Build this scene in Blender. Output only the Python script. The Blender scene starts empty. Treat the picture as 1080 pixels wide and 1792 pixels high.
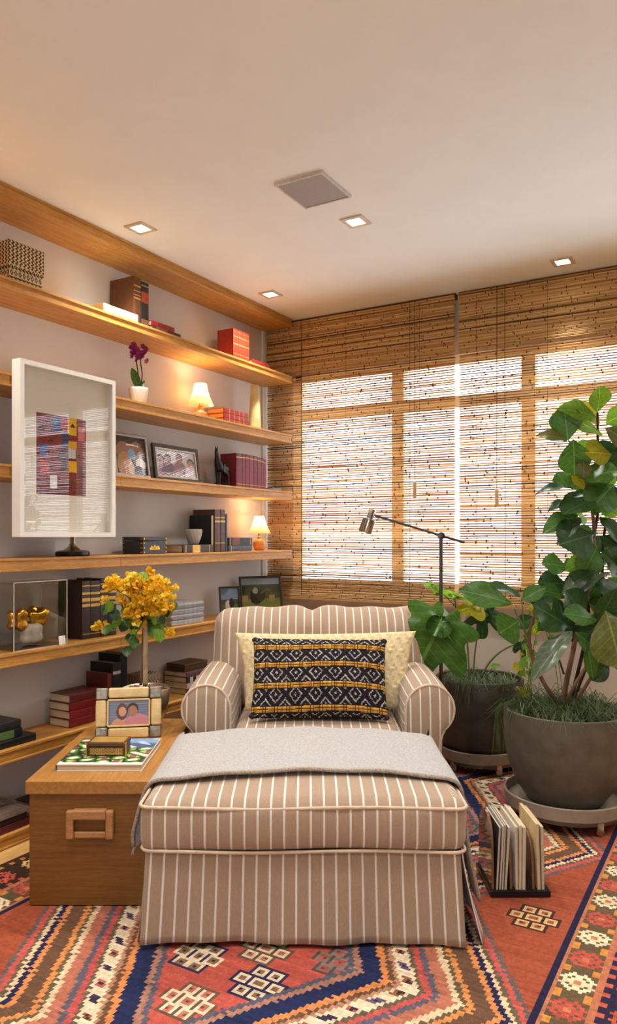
import bpy, bmesh, math, random
import numpy as np
from mathutils import Vector, Matrix

random.seed(7)
SC = bpy.context.scene
COL = SC.collection
PI = math.pi

# ------------------------------------------------------------------ camera
YAW = math.radians(30.4)          # the camera and the seating are turned against the room
CA, SA = math.cos(YAW), math.sin(YAW)
EYE = 1.27
cam_data = bpy.data.cameras.new('camera')
cam_data.sensor_fit = 'HORIZONTAL'
cam_data.sensor_width = 36.0
cam_data.lens = 36.0 * 1310.0 / 1080.0
cam_data.shift_y = 42.0 / 1080.0
cam_data.clip_start = 0.05
cam = bpy.data.objects.new('camera', cam_data)
cam.location = (0, 0, EYE)
cam.rotation_euler = (math.radians(90), 0, YAW)
COL.objects.link(cam)
SC.camera = cam

# ------------------------------------------------------------------ world, light, exposure
world = bpy.data.worlds.new('sky')
SC.world = world
world.use_nodes = True
bg = world.node_tree.nodes['Background']
bg.inputs[0].default_value = (0.90, 0.95, 1.0, 1)
bg.inputs[1].default_value = 5.6
vs = SC.view_settings
vs.view_transform = 'Standard'
vs.look = 'None'
vs.exposure = 0.3
vs.gamma = 1.0
vs.use_curve_mapping = False
SPOT_W = 46.0                     # each ceiling downlight
LAMP_W = 2.1                      # each little table lamp
WARM = (1.0, 0.96, 0.90)

try:
    SC.cycles.max_bounces = 7; SC.cycles.diffuse_bounces = 4; SC.cycles.glossy_bounces = 3; SC.cycles.transmission_bounces = 4
    SC.cycles.caustics_reflective = False; SC.cycles.caustics_refractive = False
except Exception:
    pass

# ------------------------------------------------------------------ helpers
def lin(rgb):
    out = []
    for v in rgb[:3]:
        v = max(0.0, min(1.0, v / 255.0))
        out.append(v / 12.92 if v <= 0.04045 else ((v + 0.055) / 1.055) ** 2.4)
    return (out[0], out[1], out[2], 1.0)

def L(r, d, z=0.0):
    """a point r to the right and d in front of the viewer's standpoint"""
    return Vector((CA * r - SA * d, SA * r + CA * d, z))

def hidden_props(o, label=None, cat=None, group=None, kind=None):
    if label: o['label'] = label
    if cat: o['category'] = cat
    if group: o['group'] = group
    if kind: o['kind'] = kind
    return o
tag = hidden_props

def thing(name, label, cat, loc=(0, 0, 0), rotz=0.0, group=None, kind=None):
    o = bpy.data.objects.new(name, None)
    o.empty_display_size = 0.05
    COL.objects.link(o)
    o.location = loc
    o.rotation_euler = (0, 0, rotz)
    return tag(o, label, cat, group, kind)

def link(name, me, parent=None, loc=None, rot=None):
    o = bpy.data.objects.new(name, me)
    COL.objects.link(o)
    if parent: o.parent = parent
    if loc is not None: o.location = loc
    if rot is not None: o.rotation_euler = rot
    return o

class MB:
    def __init__(self):
        self.v = []; self.f = []; self.c = []; self.uv = []; self.m = []
        self.usec = False; self.useuv = False
    def add(self, vs_, fs_, M=None, col=None, uvs=None, mi=0):
        b = len(self.v)
        if M is not None: vs_ = [M @ Vector(p) for p in vs_]
        self.v.extend([tuple(p) for p in vs_])
        for f in fs_:
            self.f.append(tuple(i + b for i in f)); self.m.append(mi)
            self.c.append(col)
            if col is not None: self.usec = True
        if uvs is not None:
            self.uv.extend(uvs); self.useuv = True
        else:
            self.uv.extend([(p[0], p[1]) for p in vs_])
        return self
    def box(self, x0, x1, y0, y1, z0, z1, M=None, col=None, mi=0):
        v = [(x0,y0,z0),(x1,y0,z0),(x1,y1,z0),(x0,y1,z0),(x0,y0,z1),(x1,y0,z1),(x1,y1,z1),(x0,y1,z1)]
        f = [(0,3,2,1),(4,5,6,7),(0,1,5,4),(1,2,6,5),(2,3,7,6),(3,0,4,7)]
        return self.add(v, f, M, col, mi=mi)
    def rbox(self, x0, x1, y0, y1, z0, z1, r=0.005, k=1, M=None, col=None, n=1, deform=None, ufn=None, mi=0):
        h = ((x1-x0)/2, (y1-y0)/2, (z1-z0)/2); c = ((x0+x1)/2, (y0+y1)/2, (z0+z1)/2)
        r = min(r, min(h) * 0.999)
        nn = n if isinstance(n, (tuple, list)) else (n, n, n)
        ax = []
        for i in range(3):
            a = [-h[i] + r * (1 - math.cos(j / k * PI / 2)) if False else -h[i] + r * j / k for j in range(k)]
            mid = [-h[i] + r + (2*h[i] - 2*r) * j / nn[i] for j in range(nn[i] + 1)]
            b = [h[i] - r + r * (j + 1) / k for j in range(k)]
            ax.append(a + mid + b)
        idx = {}; vv = []; ff = []
        def vert(p):
            key = (round(p[0], 6), round(p[1], 6), round(p[2], 6))
            if key in idx: return idx[key]
            q = [max(-(h[i]-r), min(h[i]-r, p[i])) for i in range(3)]
            d = Vector((p[0]-q[0], p[1]-q[1], p[2]-q[2]))
            if d.length > 1e-9: d = d.normalized() * r
            w = Vector((q[0]+d.x, q[1]+d.y, q[2]+d.z))
            if deform: w = deform(w, h)
            idx[key] = len(vv)
            vv.append((w[0]+c[0], w[1]+c[1], w[2]+c[2]))
            return idx[key]
        for a, s in ((0,-1),(0,1),(1,-1),(1,1),(2,-1),(2,1)):
            i1, i2 = [(1,2),(2,0),(0,1)][a]
            A, B = ax[i1], ax[i2]
            for i in range(len(A)-1):
                for j in range(len(B)-1):
                    q = []
                    for (p, w) in ((A[i],B[j]),(A[i+1],B[j]),(A[i+1],B[j+1]),(A[i],B[j+1])):
                        pt = [0,0,0]; pt[a] = s*h[a]; pt[i1] = p; pt[i2] = w
                        q.append(vert(pt))
                    if s < 0: q.reverse()
                    ff.append(tuple(q))
        uvs = [(ufn(p) if ufn else p[0], p[2]) for p in vv]
        return self.add(vv, ff, M, col, uvs, mi)
    def lathe(self, prof, n=20, M=None, col=None, caps=True, mi=0):
        v = []; f = []
        for (r, z) in prof:
            for k in range(n):
                a = 2*PI*k/n
                v.append((r*math.cos(a), r*math.sin(a), z))
        for i in range(len(prof)-1):
            for k in range(n):
                a = i*n+k; b = i*n+(k+1) % n
                f.append((a, b, b+n, a+n))
        if caps:
            if prof[0][0] > 1e-6: f.append(tuple(reversed(range(n))))
            if prof[-1][0] > 1e-6: f.append(tuple(range((len(prof)-1)*n, len(prof)*n)))
        return self.add(v, f, M, col, mi=mi)
    def tube(self, pts, rad, n=6, col=None, M=None, closed=False, mi=0, cols=None):
        pts = [Vector(p) for p in pts]; m = len(pts)
        rr = rad if isinstance(rad, (list, tuple)) else [rad]*m
        v = []; f = []
        up = None
        for i, p in enumerate(pts):
            if closed: t = pts[(i+1) % m] - pts[i-1]
            else: t = pts[min(i+1, m-1)] - pts[max(i-1, 0)]
            t = t.normalized() if t.length > 1e-9 else Vector((0,0,1))
            if up is None:
                up = Vector((0,0,1)) if abs(t.z) < 0.9 else Vector((1,0,0))
            s = t.cross(up)
            if s.length < 1e-6: s = t.cross(Vector((0.3,1,0.2)))
            s.normalize(); u2 = s.cross(t).normalized(); up = u2
            for k in range(n):
                a = 2*PI*k/n
                v.append(p + (s*math.cos(a) + u2*math.sin(a))*rr[i])
        for i in range(m if closed else m-1):
            for k in range(n):
                a = i*n+k; b = i*n+(k+1) % n
                j = ((i+1) % m)*n
                f.append((a, b, j+(k+1) % n, j+k))
        if not closed:
            f.append(tuple(reversed(range(n)))); f.append(tuple(range((m-1)*n, m*n)))
        return self.add(v, f, M, col, mi=mi)
    def extrude(self, poly, y0, y1, M=None, col=None, mi=0):
        """polygon in x,z pushed along y"""
        n = len(poly)
        v = [(x, y0, z) for x, z in poly] + [(x, y1, z) for x, z in poly]
        f = [(i, (i+1) % n, n+(i+1) % n, n+i) for i in range(n)]
        f.append(tuple(reversed(range(n)))); f.append(tuple(range(n, 2*n)))
        return self.add(v, f, M, col, mi=mi)
    def mesh(self, name, mats=None, smooth=False, fixn=True):
        me = bpy.data.meshes.new(name)
        me.from_pydata(self.v, [], self.f)
        if self.useuv:
            uvl = me.uv_layers.new(name='UVMap')
            li = np.empty(len(me.loops), dtype=np.int32); me.loops.foreach_get('vertex_index', li)
            uvl.data.foreach_set('uv', np.array(self.uv, dtype=np.float32)[li].ravel())
        if self.usec:
            at = me.attributes.new('tint', 'FLOAT_COLOR', 'FACE')
            at.data.foreach_set('color', np.array([lin(c) if c is not None else (1,1,1,1) for c in self.c], dtype=np.float32).ravel())
        for m in (mats if isinstance(mats, (list, tuple)) else [mats]):
            if m: me.materials.append(m)
        if any(self.m): me.polygons.foreach_set('material_index', np.array(self.m, dtype=np.int32))
        if fixn:
            bm = bmesh.new(); bm.from_mesh(me)
            bmesh.ops.recalc_face_normals(bm, faces=bm.faces); bm.to_mesh(me); bm.free()
        if smooth:
            me.polygons.foreach_set('use_smooth', np.ones(len(me.polygons), dtype=bool))
            if smooth != True: me.set_sharp_from_angle(angle=math.radians(smooth))
        me.update()
        return me
    def build(self, name, mats=None, parent=None, loc=None, rot=None, smooth=False, fixn=True):
        return link(name, self.mesh(name, mats, smooth, fixn), parent, loc, rot)

def color_grid(name, nx, ny, pos, colr, mat, parent=None, loc=None, rot=None, smooth=True):
    """a sheet whose little faces carry the print"""
    u = np.linspace(0, 1, nx+1); w = np.linspace(0, 1, ny+1)
    verts = [pos(a, b) for b in w for a in u]
    faces = [(j*(nx+1)+i, j*(nx+1)+i+1, (j+1)*(nx+1)+i+1, (j+1)*(nx+1)+i) for j in range(ny) for i in range(nx)]
    me = bpy.data.meshes.new(name); me.from_pydata(verts, [], faces)
    cols = np.array([lin(colr((i+.5)/nx, (j+.5)/ny)) for j in range(ny) for i in range(nx)], dtype=np.float32)
    me.attributes.new('tint', 'FLOAT_COLOR', 'FACE').data.foreach_set('color', cols.ravel())
    me.materials.append(mat)
    if smooth: me.polygons.foreach_set('use_smooth', np.ones(len(me.polygons), dtype=bool))
    me.update()
    return link(name, me, parent, loc, rot)

# ------------------------------------------------------------------ materials
MATS = {}
def nodes_of(m): return m.node_tree.nodes, m.node_tree.links

def mat(name, rgb, rough=0.6, metal=0.0, var=0.08, scale=25.0, stretch=(1,1,1), bump=0.0, bscale=None, coat=0.0,
        emit=None, estr=0.0, attr=False, translucent=0.0, spec=0.5, sheen=0.0, trans=0.0, ior=1.45, rgb2=None):
    if name in MATS: return MATS[name]
    m = bpy.data.materials.new(name); m.use_nodes = True
    N, K = nodes_of(m)
    p = N['Principled BSDF']; out = N['Material Output']
    p.inputs['Roughness'].default_value = rough
    p.inputs['Metallic'].default_value = metal
    p.inputs['Specular IOR Level'].default_value = spec
    p.inputs['Coat Weight'].default_value = coat
    p.inputs['Sheen Weight'].default_value = sheen
    p.inputs['Transmission Weight'].default_value = trans
    p.inputs['IOR'].default_value = ior
    tc = N.new('ShaderNodeTexCoord'); mp = N.new('ShaderNodeMapping')
    mp.inputs['Scale'].default_value = stretch
    K.new(tc.outputs['Object'], mp.inputs['Vector'])
    nz = N.new('ShaderNodeTexNoise'); nz.inputs['Scale'].default_value = scale
    nz.inputs['Detail'].default_value = 4.0; nz.inputs['Roughness'].default_value = 0.6
    K.new(mp.outputs['Vector'], nz.inputs['Vector'])
    if attr:
        at = N.new('ShaderNodeAttribute'); at.attribute_name = 'tint'
        base = at.outputs['Color']
        mx = N.new('ShaderNodeMix'); mx.data_type = 'RGBA'; mx.blend_type = 'MULTIPLY'
        mx.inputs['Factor'].default_value = 1.0
        rp = N.new('ShaderNodeMapRange'); rp.inputs['To Min'].default_value = 1-var*2; rp.inputs['To Max'].default_value = 1+var*2
        rp.inputs['From Min'].default_value = .25; rp.inputs['From Max'].default_value = .75
        K.new(nz.outputs['Fac'], rp.inputs['Value'])
        K.new(base, mx.inputs[6]); K.new(rp.outputs['Result'], mx.inputs[7])
        K.new(mx.outputs[2], p.inputs['Base Color']); colout = mx.outputs[2]
    else:
        c1 = lin(rgb)
        rp = N.new('ShaderNodeValToRGB')
        c2 = lin(rgb2) if rgb2 else None
        lo = tuple(x*(1-var*2) for x in c1[:3]) + (1,)
        hi = tuple(min(1, x*(1+var*2)) for x in c1[:3]) + (1,)
        if c2: lo = c2
        rp.color_ramp.elements[0].color = lo; rp.color_ramp.elements[0].position = 0.3
        rp.color_ramp.elements[1].color = hi; rp.color_ramp.elements[1].position = 0.7
        K.new(nz.outputs['Fac'], rp.inputs['Fac']); K.new(rp.outputs['Color'], p.inputs['Base Color']); colout = rp.outputs['Color']
    if bump:
        nb = nz
        if bscale:
            nb = N.new('ShaderNodeTexNoise'); nb.inputs['Scale'].default_value = bscale; nb.inputs['Detail'].default_value = 3.0
            K.new(mp.outputs['Vector'], nb.inputs['Vector'])
        b = N.new('ShaderNodeBump'); b.inputs['Strength'].default_value = bump; b.inputs['Distance'].default_value = 0.004
        K.new(nb.outputs['Fac'], b.inputs['Height']); K.new(b.outputs['Normal'], p.inputs['Normal'])
    if emit:
        p.inputs['Emission Color'].default_value = lin(emit); p.inputs['Emission Strength'].default_value = estr
    if translucent:
        t = N.new('ShaderNodeBsdfTranslucent'); K.new(colout, t.inputs['Color'])
        ms = N.new('ShaderNodeMixShader'); ms.inputs[0].default_value = translucent
        K.new(p.outputs[0], ms.inputs[1]); K.new(t.outputs[0], ms.inputs[2]); K.new(ms.outputs[0], out.inputs['Surface'])
    MATS[name] = m
    return m

def wood(name, rgb, dark, stretch=(6, 0.5, 6), rough=0.42, scale=9.0, fine=1.0):
    m = mat(name, rgb, rough=rough, rgb2=dark, var=0.02, scale=scale, stretch=stretch)
    N, K = nodes_of(m); p = N['Principled BSDF']
    mp = [n for n in N if n.type == 'MAPPING'][0]
    n2 = N.new('ShaderNodeTexNoise'); n2.inputs['Scale'].default_value = scale*7; n2.inputs['Detail'].default_value = 5
    K.new(mp.outputs['Vector'], n2.inputs['Vector'])
    src = p.inputs['Base Color'].links[0].from_socket
    mx = N.new('ShaderNodeMix'); mx.data_type = 'RGBA'; mx.blend_type = 'MULTIPLY'; mx.inputs['Factor'].default_value = 0.55*fine
    rp = N.new('ShaderNodeValToRGB')
    rp.color_ramp.elements[0].color = (.55,.5,.45,1); rp.color_ramp.elements[0].position = .35
    rp.color_ramp.elements[1].color = (1,1,1,1); rp.color_ramp.elements[1].position = .6
    K.new(n2.outputs['Fac'], rp.inputs['Fac']); K.new(src, mx.inputs[6]); K.new(rp.outputs['Color'], mx.inputs[7])
    K.new(mx.outputs[2], p.inputs['Base Color'])
    b = N.new('ShaderNodeBump'); b.inputs['Strength'].default_value = .12; b.inputs['Distance'].default_value = .002
    K.new(n2.outputs['Fac'], b.inputs['Height']); K.new(b.outputs['Normal'], p.inputs['Normal'])
    return m

def striped(name, base, line, pitch, width, weave=900.0):
    m = mat(name, base, rough=0.9, var=0.05, scale=260.0, bump=0.2, bscale=weave, sheen=0.15, spec=0.2)
    N, K = nodes_of(m); p = N['Principled BSDF']
    uv = N.new('ShaderNodeUVMap'); uv.uv_map = 'UVMap'
    sx = N.new('ShaderNodeSeparateXYZ'); K.new(uv.outputs['UV'], sx.inputs[0])
    dv = N.new('ShaderNodeMath'); dv.operation = 'DIVIDE'; dv.inputs[1].default_value = pitch
    fr = N.new('ShaderNodeMath'); fr.operation = 'FRACT'
    ab = N.new('ShaderNodeMath'); ab.operation = 'SUBTRACT'; ab.inputs[1].default_value = 0.5
    a2 = N.new('ShaderNodeMath'); a2.operation = 'ABSOLUTE'
    K.new(sx.outputs['X'], dv.inputs[0]); K.new(dv.outputs[0], fr.inputs[0]); K.new(fr.outputs[0], ab.inputs[0]); K.new(ab.outputs[0], a2.inputs[0])
    mr = N.new('ShaderNodeMapRange'); hw = width/pitch/2
    mr.inputs['From Min'].default_value = hw*1.25; mr.inputs['From Max'].default_value = hw*0.75
    K.new(a2.outputs[0], mr.inputs['Value'])
    src = p.inputs['Base Color'].links[0].from_socket
    mx = N.new('ShaderNodeMix'); mx.data_type = 'RGBA'
    K.new(mr.outputs['Result'], mx.inputs['Factor']); K.new(src, mx.inputs[6]); mx.inputs[7].default_value = lin(line)
    # linen weave: faint crossing threads
    tc = [n for n in N if n.type == 'TEX_COORD'][0]
    w1 = N.new('ShaderNodeTexNoise'); w1.inputs['Scale'].default_value = 30; w1.inputs['Detail'].default_value = 6
    mp2 = N.new('ShaderNodeMapping'); mp2.inputs['Scale'].default_value = (30, 30, 1.2)
    K.new(tc.outputs['Object'], mp2.inputs['Vector']); K.new(mp2.outputs['Vector'], w1.inputs['Vector'])
    m3 = N.new('ShaderNodeMix'); m3.data_type = 'RGBA'; m3.blend_type = 'MULTIPLY'; m3.inputs['Factor'].default_value = .5
    rp = N.new('ShaderNodeMapRange'); rp.inputs['From Min'].default_value = .3; rp.inputs['From Max'].default_value = .6; rp.inputs['To Min'].default_value = .75
    K.new(w1.outputs['Fac'], rp.inputs['Value']); K.new(mx.outputs[2], m3.inputs[6]); K.new(rp.outputs['Result'], m3.inputs[7])
    K.new(m3.outputs[2], p.inputs['Base Color'])
    return m

def glass_mat(name, tintc=(1,1,1), gloss=0.04, rough=0.0):
    m = bpy.data.materials.new(name); m.use_nodes = True
    N, K = nodes_of(m); N.remove(N['Principled BSDF']); out = N['Material Output']
    t = N.new('ShaderNodeBsdfTransparent'); t.inputs['Color'].default_value = tintc + (1,)
    g = N.new('ShaderNodeBsdfGlossy'); g.inputs['Roughness'].default_value = rough
    lw = N.new('ShaderNodeLayerWeight'); lw.inputs['Blend'].default_value = .5
    pw_ = N.new('ShaderNodeMath'); pw_.operation = 'POWER'; pw_.inputs[1].default_value = 5.0
    fr = N.new('ShaderNodeMath'); fr.operation = 'MULTIPLY_ADD'; fr.inputs[1].default_value = .95; fr.inputs[2].default_value = gloss
    K.new(lw.outputs['Facing'], pw_.inputs[0]); K.new(pw_.outputs[0], fr.inputs[0])
    ms = N.new('ShaderNodeMixShader')
    K.new(fr.outputs[0], ms.inputs[0]); K.new(t.outputs[0], ms.inputs[1]); K.new(g.outputs[0], ms.inputs[2])
    K.new(ms.outputs[0], out.inputs['Surface'])
    MATS[name] = m
    return m

OAK = wood('oak_shelf', (212, 158, 80), (186, 126, 52), stretch=(7, 0.45, 7))
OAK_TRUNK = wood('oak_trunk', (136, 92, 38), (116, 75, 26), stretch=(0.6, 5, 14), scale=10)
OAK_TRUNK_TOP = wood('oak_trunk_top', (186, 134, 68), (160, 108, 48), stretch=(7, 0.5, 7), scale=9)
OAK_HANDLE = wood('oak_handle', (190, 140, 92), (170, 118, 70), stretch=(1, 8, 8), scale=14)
WALLM = mat('grasscloth', (222, 216, 211), rough=.9, var=.06, scale=40, stretch=(1, 12, 12), bump=.3, bscale=90)
PLASTER = mat('ceiling_paint', (238, 241, 242), rough=.9, var=.01, scale=6)
WALLPAINT = mat('wall_paint', (214, 202, 188), rough=.9, var=.02, scale=8)
WHITE_LAC = mat('white_lacquer', (238, 234, 226), rough=.35, var=.01)
BLACK_LAC = mat('black_lacquer', (22, 21, 22), rough=.3, var=.1)
BLACK_MAT = mat('black_matte', (26, 25, 27), rough=.6, var=.15)
CHROME = mat('brushed_steel', (186, 182, 174), rough=.25, metal=1, var=.04, stretch=(1, 1, 20))
STEEL_DK = mat('dark_steel', (96, 92, 90), rough=.35, metal=1, var=.05)
GOLD = mat('gold_leaf', (214, 160, 62), rough=.28, metal=1, var=.15, scale=30, bump=.6, bscale=40)
PAPER = mat('paper_edge', (200, 180, 148), rough=.9, var=.14, scale=8, stretch=(60, 60, 1))
PAPER_FLAT = mat('paper_edge_flat', (200, 180, 148), rough=.9, var=.14, scale=8, stretch=(1, 1, 90))
PRINT = mat('print', (255, 255, 255), rough=.35, attr=True, var=.02, scale=60)
PRINT_MAT = mat('print_matte', (255, 255, 255), rough=.85, attr=True, var=.05, scale=120)
GLASS = glass_mat('clear_glass')
ACRYLIC = glass_mat('acrylic', (.97, .975, .97))
# ================================================================== the room
XW, YB, YW = -2.822, 4.228, 4.335       # left wall face, blind plane, window wall face
HC = 2.70
XR, YR = 2.4, -2.2                       # right wall, rear wall (behind the viewer)
XF = -2.59                               # front edge of the wall shelves

def struct(name, mb, m, parent=None, **k):
    o = mb.build(name, m, parent, **k)
    if parent is None: o['kind'] = 'structure'
    return o

FLOORM = wood('floor_wood', (222, 178, 110), (206, 158, 92), stretch=(5, .4, 5), rough=.4)
floor = thing('floor', None, None, (0, 0, 0), kind='structure')
slab = MB().box(XW-.1, XR+.1, YR-.1, YW+.2, -.12, -.012).build('subfloor', FLOORM, floor)
plank_me = {}
pw = 0.19
i = 0
x = XW
while x < XR - .01:
    w = min(pw, XR - x)
    y = YR; j = 0
    while y < YW - .01:
        y1 = min(YW, y + (1.1 if (i % 2 and j == 0) else 2.2))
        if x < -2.3:
            MB().box(x+.001, x+w-.001, y+.001, y1-.001, -.012, 0).build('plank', FLOORM, floor)
        else:
            plank_me.setdefault('rest', MB()).box(x+.001, x+w-.001, y+.001, y1-.001, -.012, 0)
        y = y1; j += 1
    x += w; i += 1
o = plank_me['rest'].build('floor_planks_under_rug', FLOORM, floor); o['kind'] = 'stuff'

struct('ceiling', MB().box(XW-.1, XR+.1, YR-.1, YW+.2, HC, HC+.1), PLASTER)
struct('wall_left', MB().box(XW-.1, XW, YR-.1, YW+.2, -.01, HC), WALLM)
# window wall: apron, header, left jamb, right pier around the opening
WX0, WX1, WZ0, WZ1 = -2.66, 1.40, 0.93, 2.36  # unseen right end widened and left without a blind to add daylight
wb = MB()
wb.box(XW, XR, YW, YW+.16, -.01, WZ0).box(XW, XR, YW, YW+.16, WZ1, HC)
wb.box(XW, WX0, YW, YW+.16, WZ0, WZ1).box(WX1, XR, YW, YW+.16, WZ0, WZ1)
struct('wall_back', wb, WALLPAINT)
WALLDEEP = mat('unseen_wall_dim', (118, 102, 84), rough=.8, var=.06)  # unseen walls, toned down to cut the light bounced onto the shelves
struct('wall_right', MB().box(XR, XR+.1, YR-.1, YW+.2, -.01, HC), WALLDEEP)
# rear wall with an unseen opening added behind the viewer to let in fill light
OX0, OX1, OZ1 = .1, 1.2, 2.0
wf = MB()
wf.box(XW, OX0, YR-.1, YR, -.01, HC).box(OX1, XR, YR-.1, YR, -.01, HC).box(OX0, OX1, YR-.1, YR, OZ1, HC)
struct('wall_front', wf, WALLDEEP)
struct('trim_1', MB().box(XW, XW+.012, 4.185, 4.205, 0, HC), WHITE_LAC)

# the window behind the blinds: frame, mullions, transoms and panes
WFR = mat('window_frame_paint', (248, 234, 206), rough=.5, var=.05)
win = thing('window_1', None, None, (0, 0, 0), kind='structure')
fr = MB()
fr.box(WX0, WX1, YW+.03, YW+.09, WZ0, WZ0+.05).box(WX0, WX1, YW+.03, YW+.09, WZ1-.05, WZ1)
fr.box(WX0, WX0+.05, YW+.03, YW+.09, WZ0, WZ1).box(WX1-.05, WX1, YW+.03, YW+.09, WZ0, WZ1)
fr.build('window_frame', WFR, win)
mull = [-1.905, -1.09, -0.28, 0.53]
for mx_ in mull:
    MB().box(mx_-.04, mx_+.04, YW+.025, YW+.095, WZ0+.05, WZ1-.05).build('mullion', WFR, win)
edges = [WX0+.05] + mull + [WX1-.05]
for a, b in zip(edges[:-1], edges[1:]):
    a2, b2 = a + (.04 if a in mull else 0), b - (.04 if b in mull else 0)
    MB().box(a2, b2, YW+.035, YW+.085, 2.05, 2.12).build('transom', WFR, win)
    for z0, z1 in ((WZ0+.05, 2.05), (2.12, WZ1-.05)):
        MB().box(a2, b2, YW+.058, YW+.062, z0, z1).build('pane', GLASS, win)

# pale neighbouring houses seen through the blinds
FAC = mat('far_render', (214, 206, 214), rough=.9, var=.04, scale=.4)
FACW = mat('far_window', (150, 150, 165), rough=.3, var=.1, scale=1)
def far_house(label, x0, x1, y, h, cols, rows, zlow=-6.0):
    b = thing('apartment_building', label, 'building', ((x0+x1)/2, y, zlow))
    w = (x1-x0)/2
    MB().box(-w, w, 0, 6, 0, h-zlow).build('wall', FAC, b)
    me = MB().box(-.55, .55, -.06, .02, -.7, .7).mesh('window', FACW)
    for i in range(cols):
        for j in range(rows):
            link('window', me, b, (-w + (i+.5)*2*w/cols, 0, 2.2 + j*3.0))
far_house('pale lilac building filling the view behind the left blind', -22, -8.4, 21, 6.0, 6, 4)
far_house('tall pale building seen through the right bamboo blind', -4.6, 9, 22, 7.0, 6, 4)
far_house('low pale building between its taller neighbours outside the window', -8.4, -4.6, 23, 4.6, 2, 3)

# ------------------------------------------------------------------ bamboo blinds
REED = mat('bamboo_reed', (255, 255, 255), rough=.7, attr=True, var=.14, scale=18, stretch=(.6, 1, 20), translucent=.5)
REED2 = mat('bamboo_reed_dense', (255, 255, 255), rough=.6, attr=True, var=.14, scale=18, stretch=(.6, 1, 20), translucent=.12)
CORD = mat('blind_cord', (52, 42, 36), rough=.9)
TASSEL = mat('tassel_wood', (206, 168, 112), rough=.5)
def reeds(mb, x0, x1, y, z0, z1, pitch, rng, hh=.0036):
    z = z0
    tans = [(200,160,104),(214,176,120),(178,136,86),(206,166,110),(186,142,90),(222,186,132)]
    while z < z1:
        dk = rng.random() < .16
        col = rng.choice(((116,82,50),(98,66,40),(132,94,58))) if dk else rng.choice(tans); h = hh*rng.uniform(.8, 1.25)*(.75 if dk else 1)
        sag0 = rng.uniform(-.0022, .0022); sag1 = rng.uniform(-.0022, .0022); ph = rng.uniform(0, 6)
        xs = [(x0 + rng.uniform(0, .006), 0)]
        xx = x0 + rng.uniform(.03, .22)
        while xx < x1 - .03:
            for o_ in (-.006, -.003, .003, .006): xs.append((xx+o_, 1 if abs(o_) < .004 else 0))
            xx += rng.uniform(.12, .34)
        xs.append((x1 - rng.uniform(0, .006), 0))
        vs_ = []; fs_ = []
        b0 = len(mb.v)
        for (xv, nd) in xs:
            t = (xv-x0)/(x1-x0)
            zc = z + sag0*(1-t) + sag1*t + .0016*math.sin(ph + 9*xv)
            k = h*(1.55 if nd else 1.0); d = .0034*(1.3 if nd else 1)
            vs_ += [(xv, y-d, zc), (xv, y, zc+k), (xv, y+d, zc), (xv, y, zc-k)]
        n = len(xs)
        for i in range(n-1):
            c = (92,58,34) if (xs[i][1] and xs[i+1][1]) else col
            for k in range(4):
                a = i*4+k; b = i*4+(k+1) % 4
                mb.v_add = None
                fs_.append(((a, b, b+4, a+4), c))
        for f, c in fs_:
            mb.f.append(tuple(q+b0 for q in f)); mb.m.append(0); mb.c.append(c)
        mb.usec = True
        mb.v.extend(vs_); mb.uv.extend([(p[0], p[2]) for p in vs_])
        z += pitch*rng.uniform(.92, 1.08)

def blind(label, x0, x1, zb, cords, pull):
    t = thing('bamboo_blind', label, 'blind', (0, 0, 0), group='bamboo roll blinds over the window')
    rng = random.Random(int(abs(x0)*100))
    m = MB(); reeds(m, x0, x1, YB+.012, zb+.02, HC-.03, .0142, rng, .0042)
    o = m.build('reed_curtain', REED, t, fixn=False); o['kind'] = 'stuff'
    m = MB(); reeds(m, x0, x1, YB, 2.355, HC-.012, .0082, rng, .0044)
    o = m.build('valance', REED2, t, fixn=False); o['kind'] = 'stuff'
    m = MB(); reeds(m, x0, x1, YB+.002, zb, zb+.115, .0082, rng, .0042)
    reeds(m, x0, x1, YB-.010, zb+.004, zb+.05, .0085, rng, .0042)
    o = m.build('bottom_fold', REED2, t, fixn=False); o['kind'] = 'stuff'
    MB().box(x0, x1, YB+.004, YB+.05, HC-.03, HC-.001).build('headrail', mat('headrail', (84, 60, 36), rough=.6), t)
    MB().box(x0+.005, x1-.005, YB-.016, YB-.004, zb-.012, zb).build('bottom_batten', mat('batten', (190,146,92), rough=.5), t)
    for cx, thick in cords:
        MB().tube([(cx, YB-.012, HC-.01), (cx+.003, YB-.012, zb+.02)], .0016 if thick else .0008, 5).build('cord', CORD, t)
    px_, pz = pull
    MB().tube([(px_, YB-.02, HC-.01), (px_, YB-.02, pz)], .002, 5).build('pull_cord', CORD, t)
    MB().lathe([(.004, -.105), (.011, -.1), (.0115, -.01), (.006, 0)], 10).build('tassel', TASSEL, t, (px_, YB-.022, pz))
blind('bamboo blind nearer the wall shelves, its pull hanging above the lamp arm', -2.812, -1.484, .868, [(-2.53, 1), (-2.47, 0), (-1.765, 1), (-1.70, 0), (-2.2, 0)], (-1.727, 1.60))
blind('bamboo blind behind the tall ficus, on the right of the bright gap', -1.462, .16, .872, [(-1.185, 1), (-.95, 0), (-1.35, 0), (-.4, 1)], (-1.228, 1.54))

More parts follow.
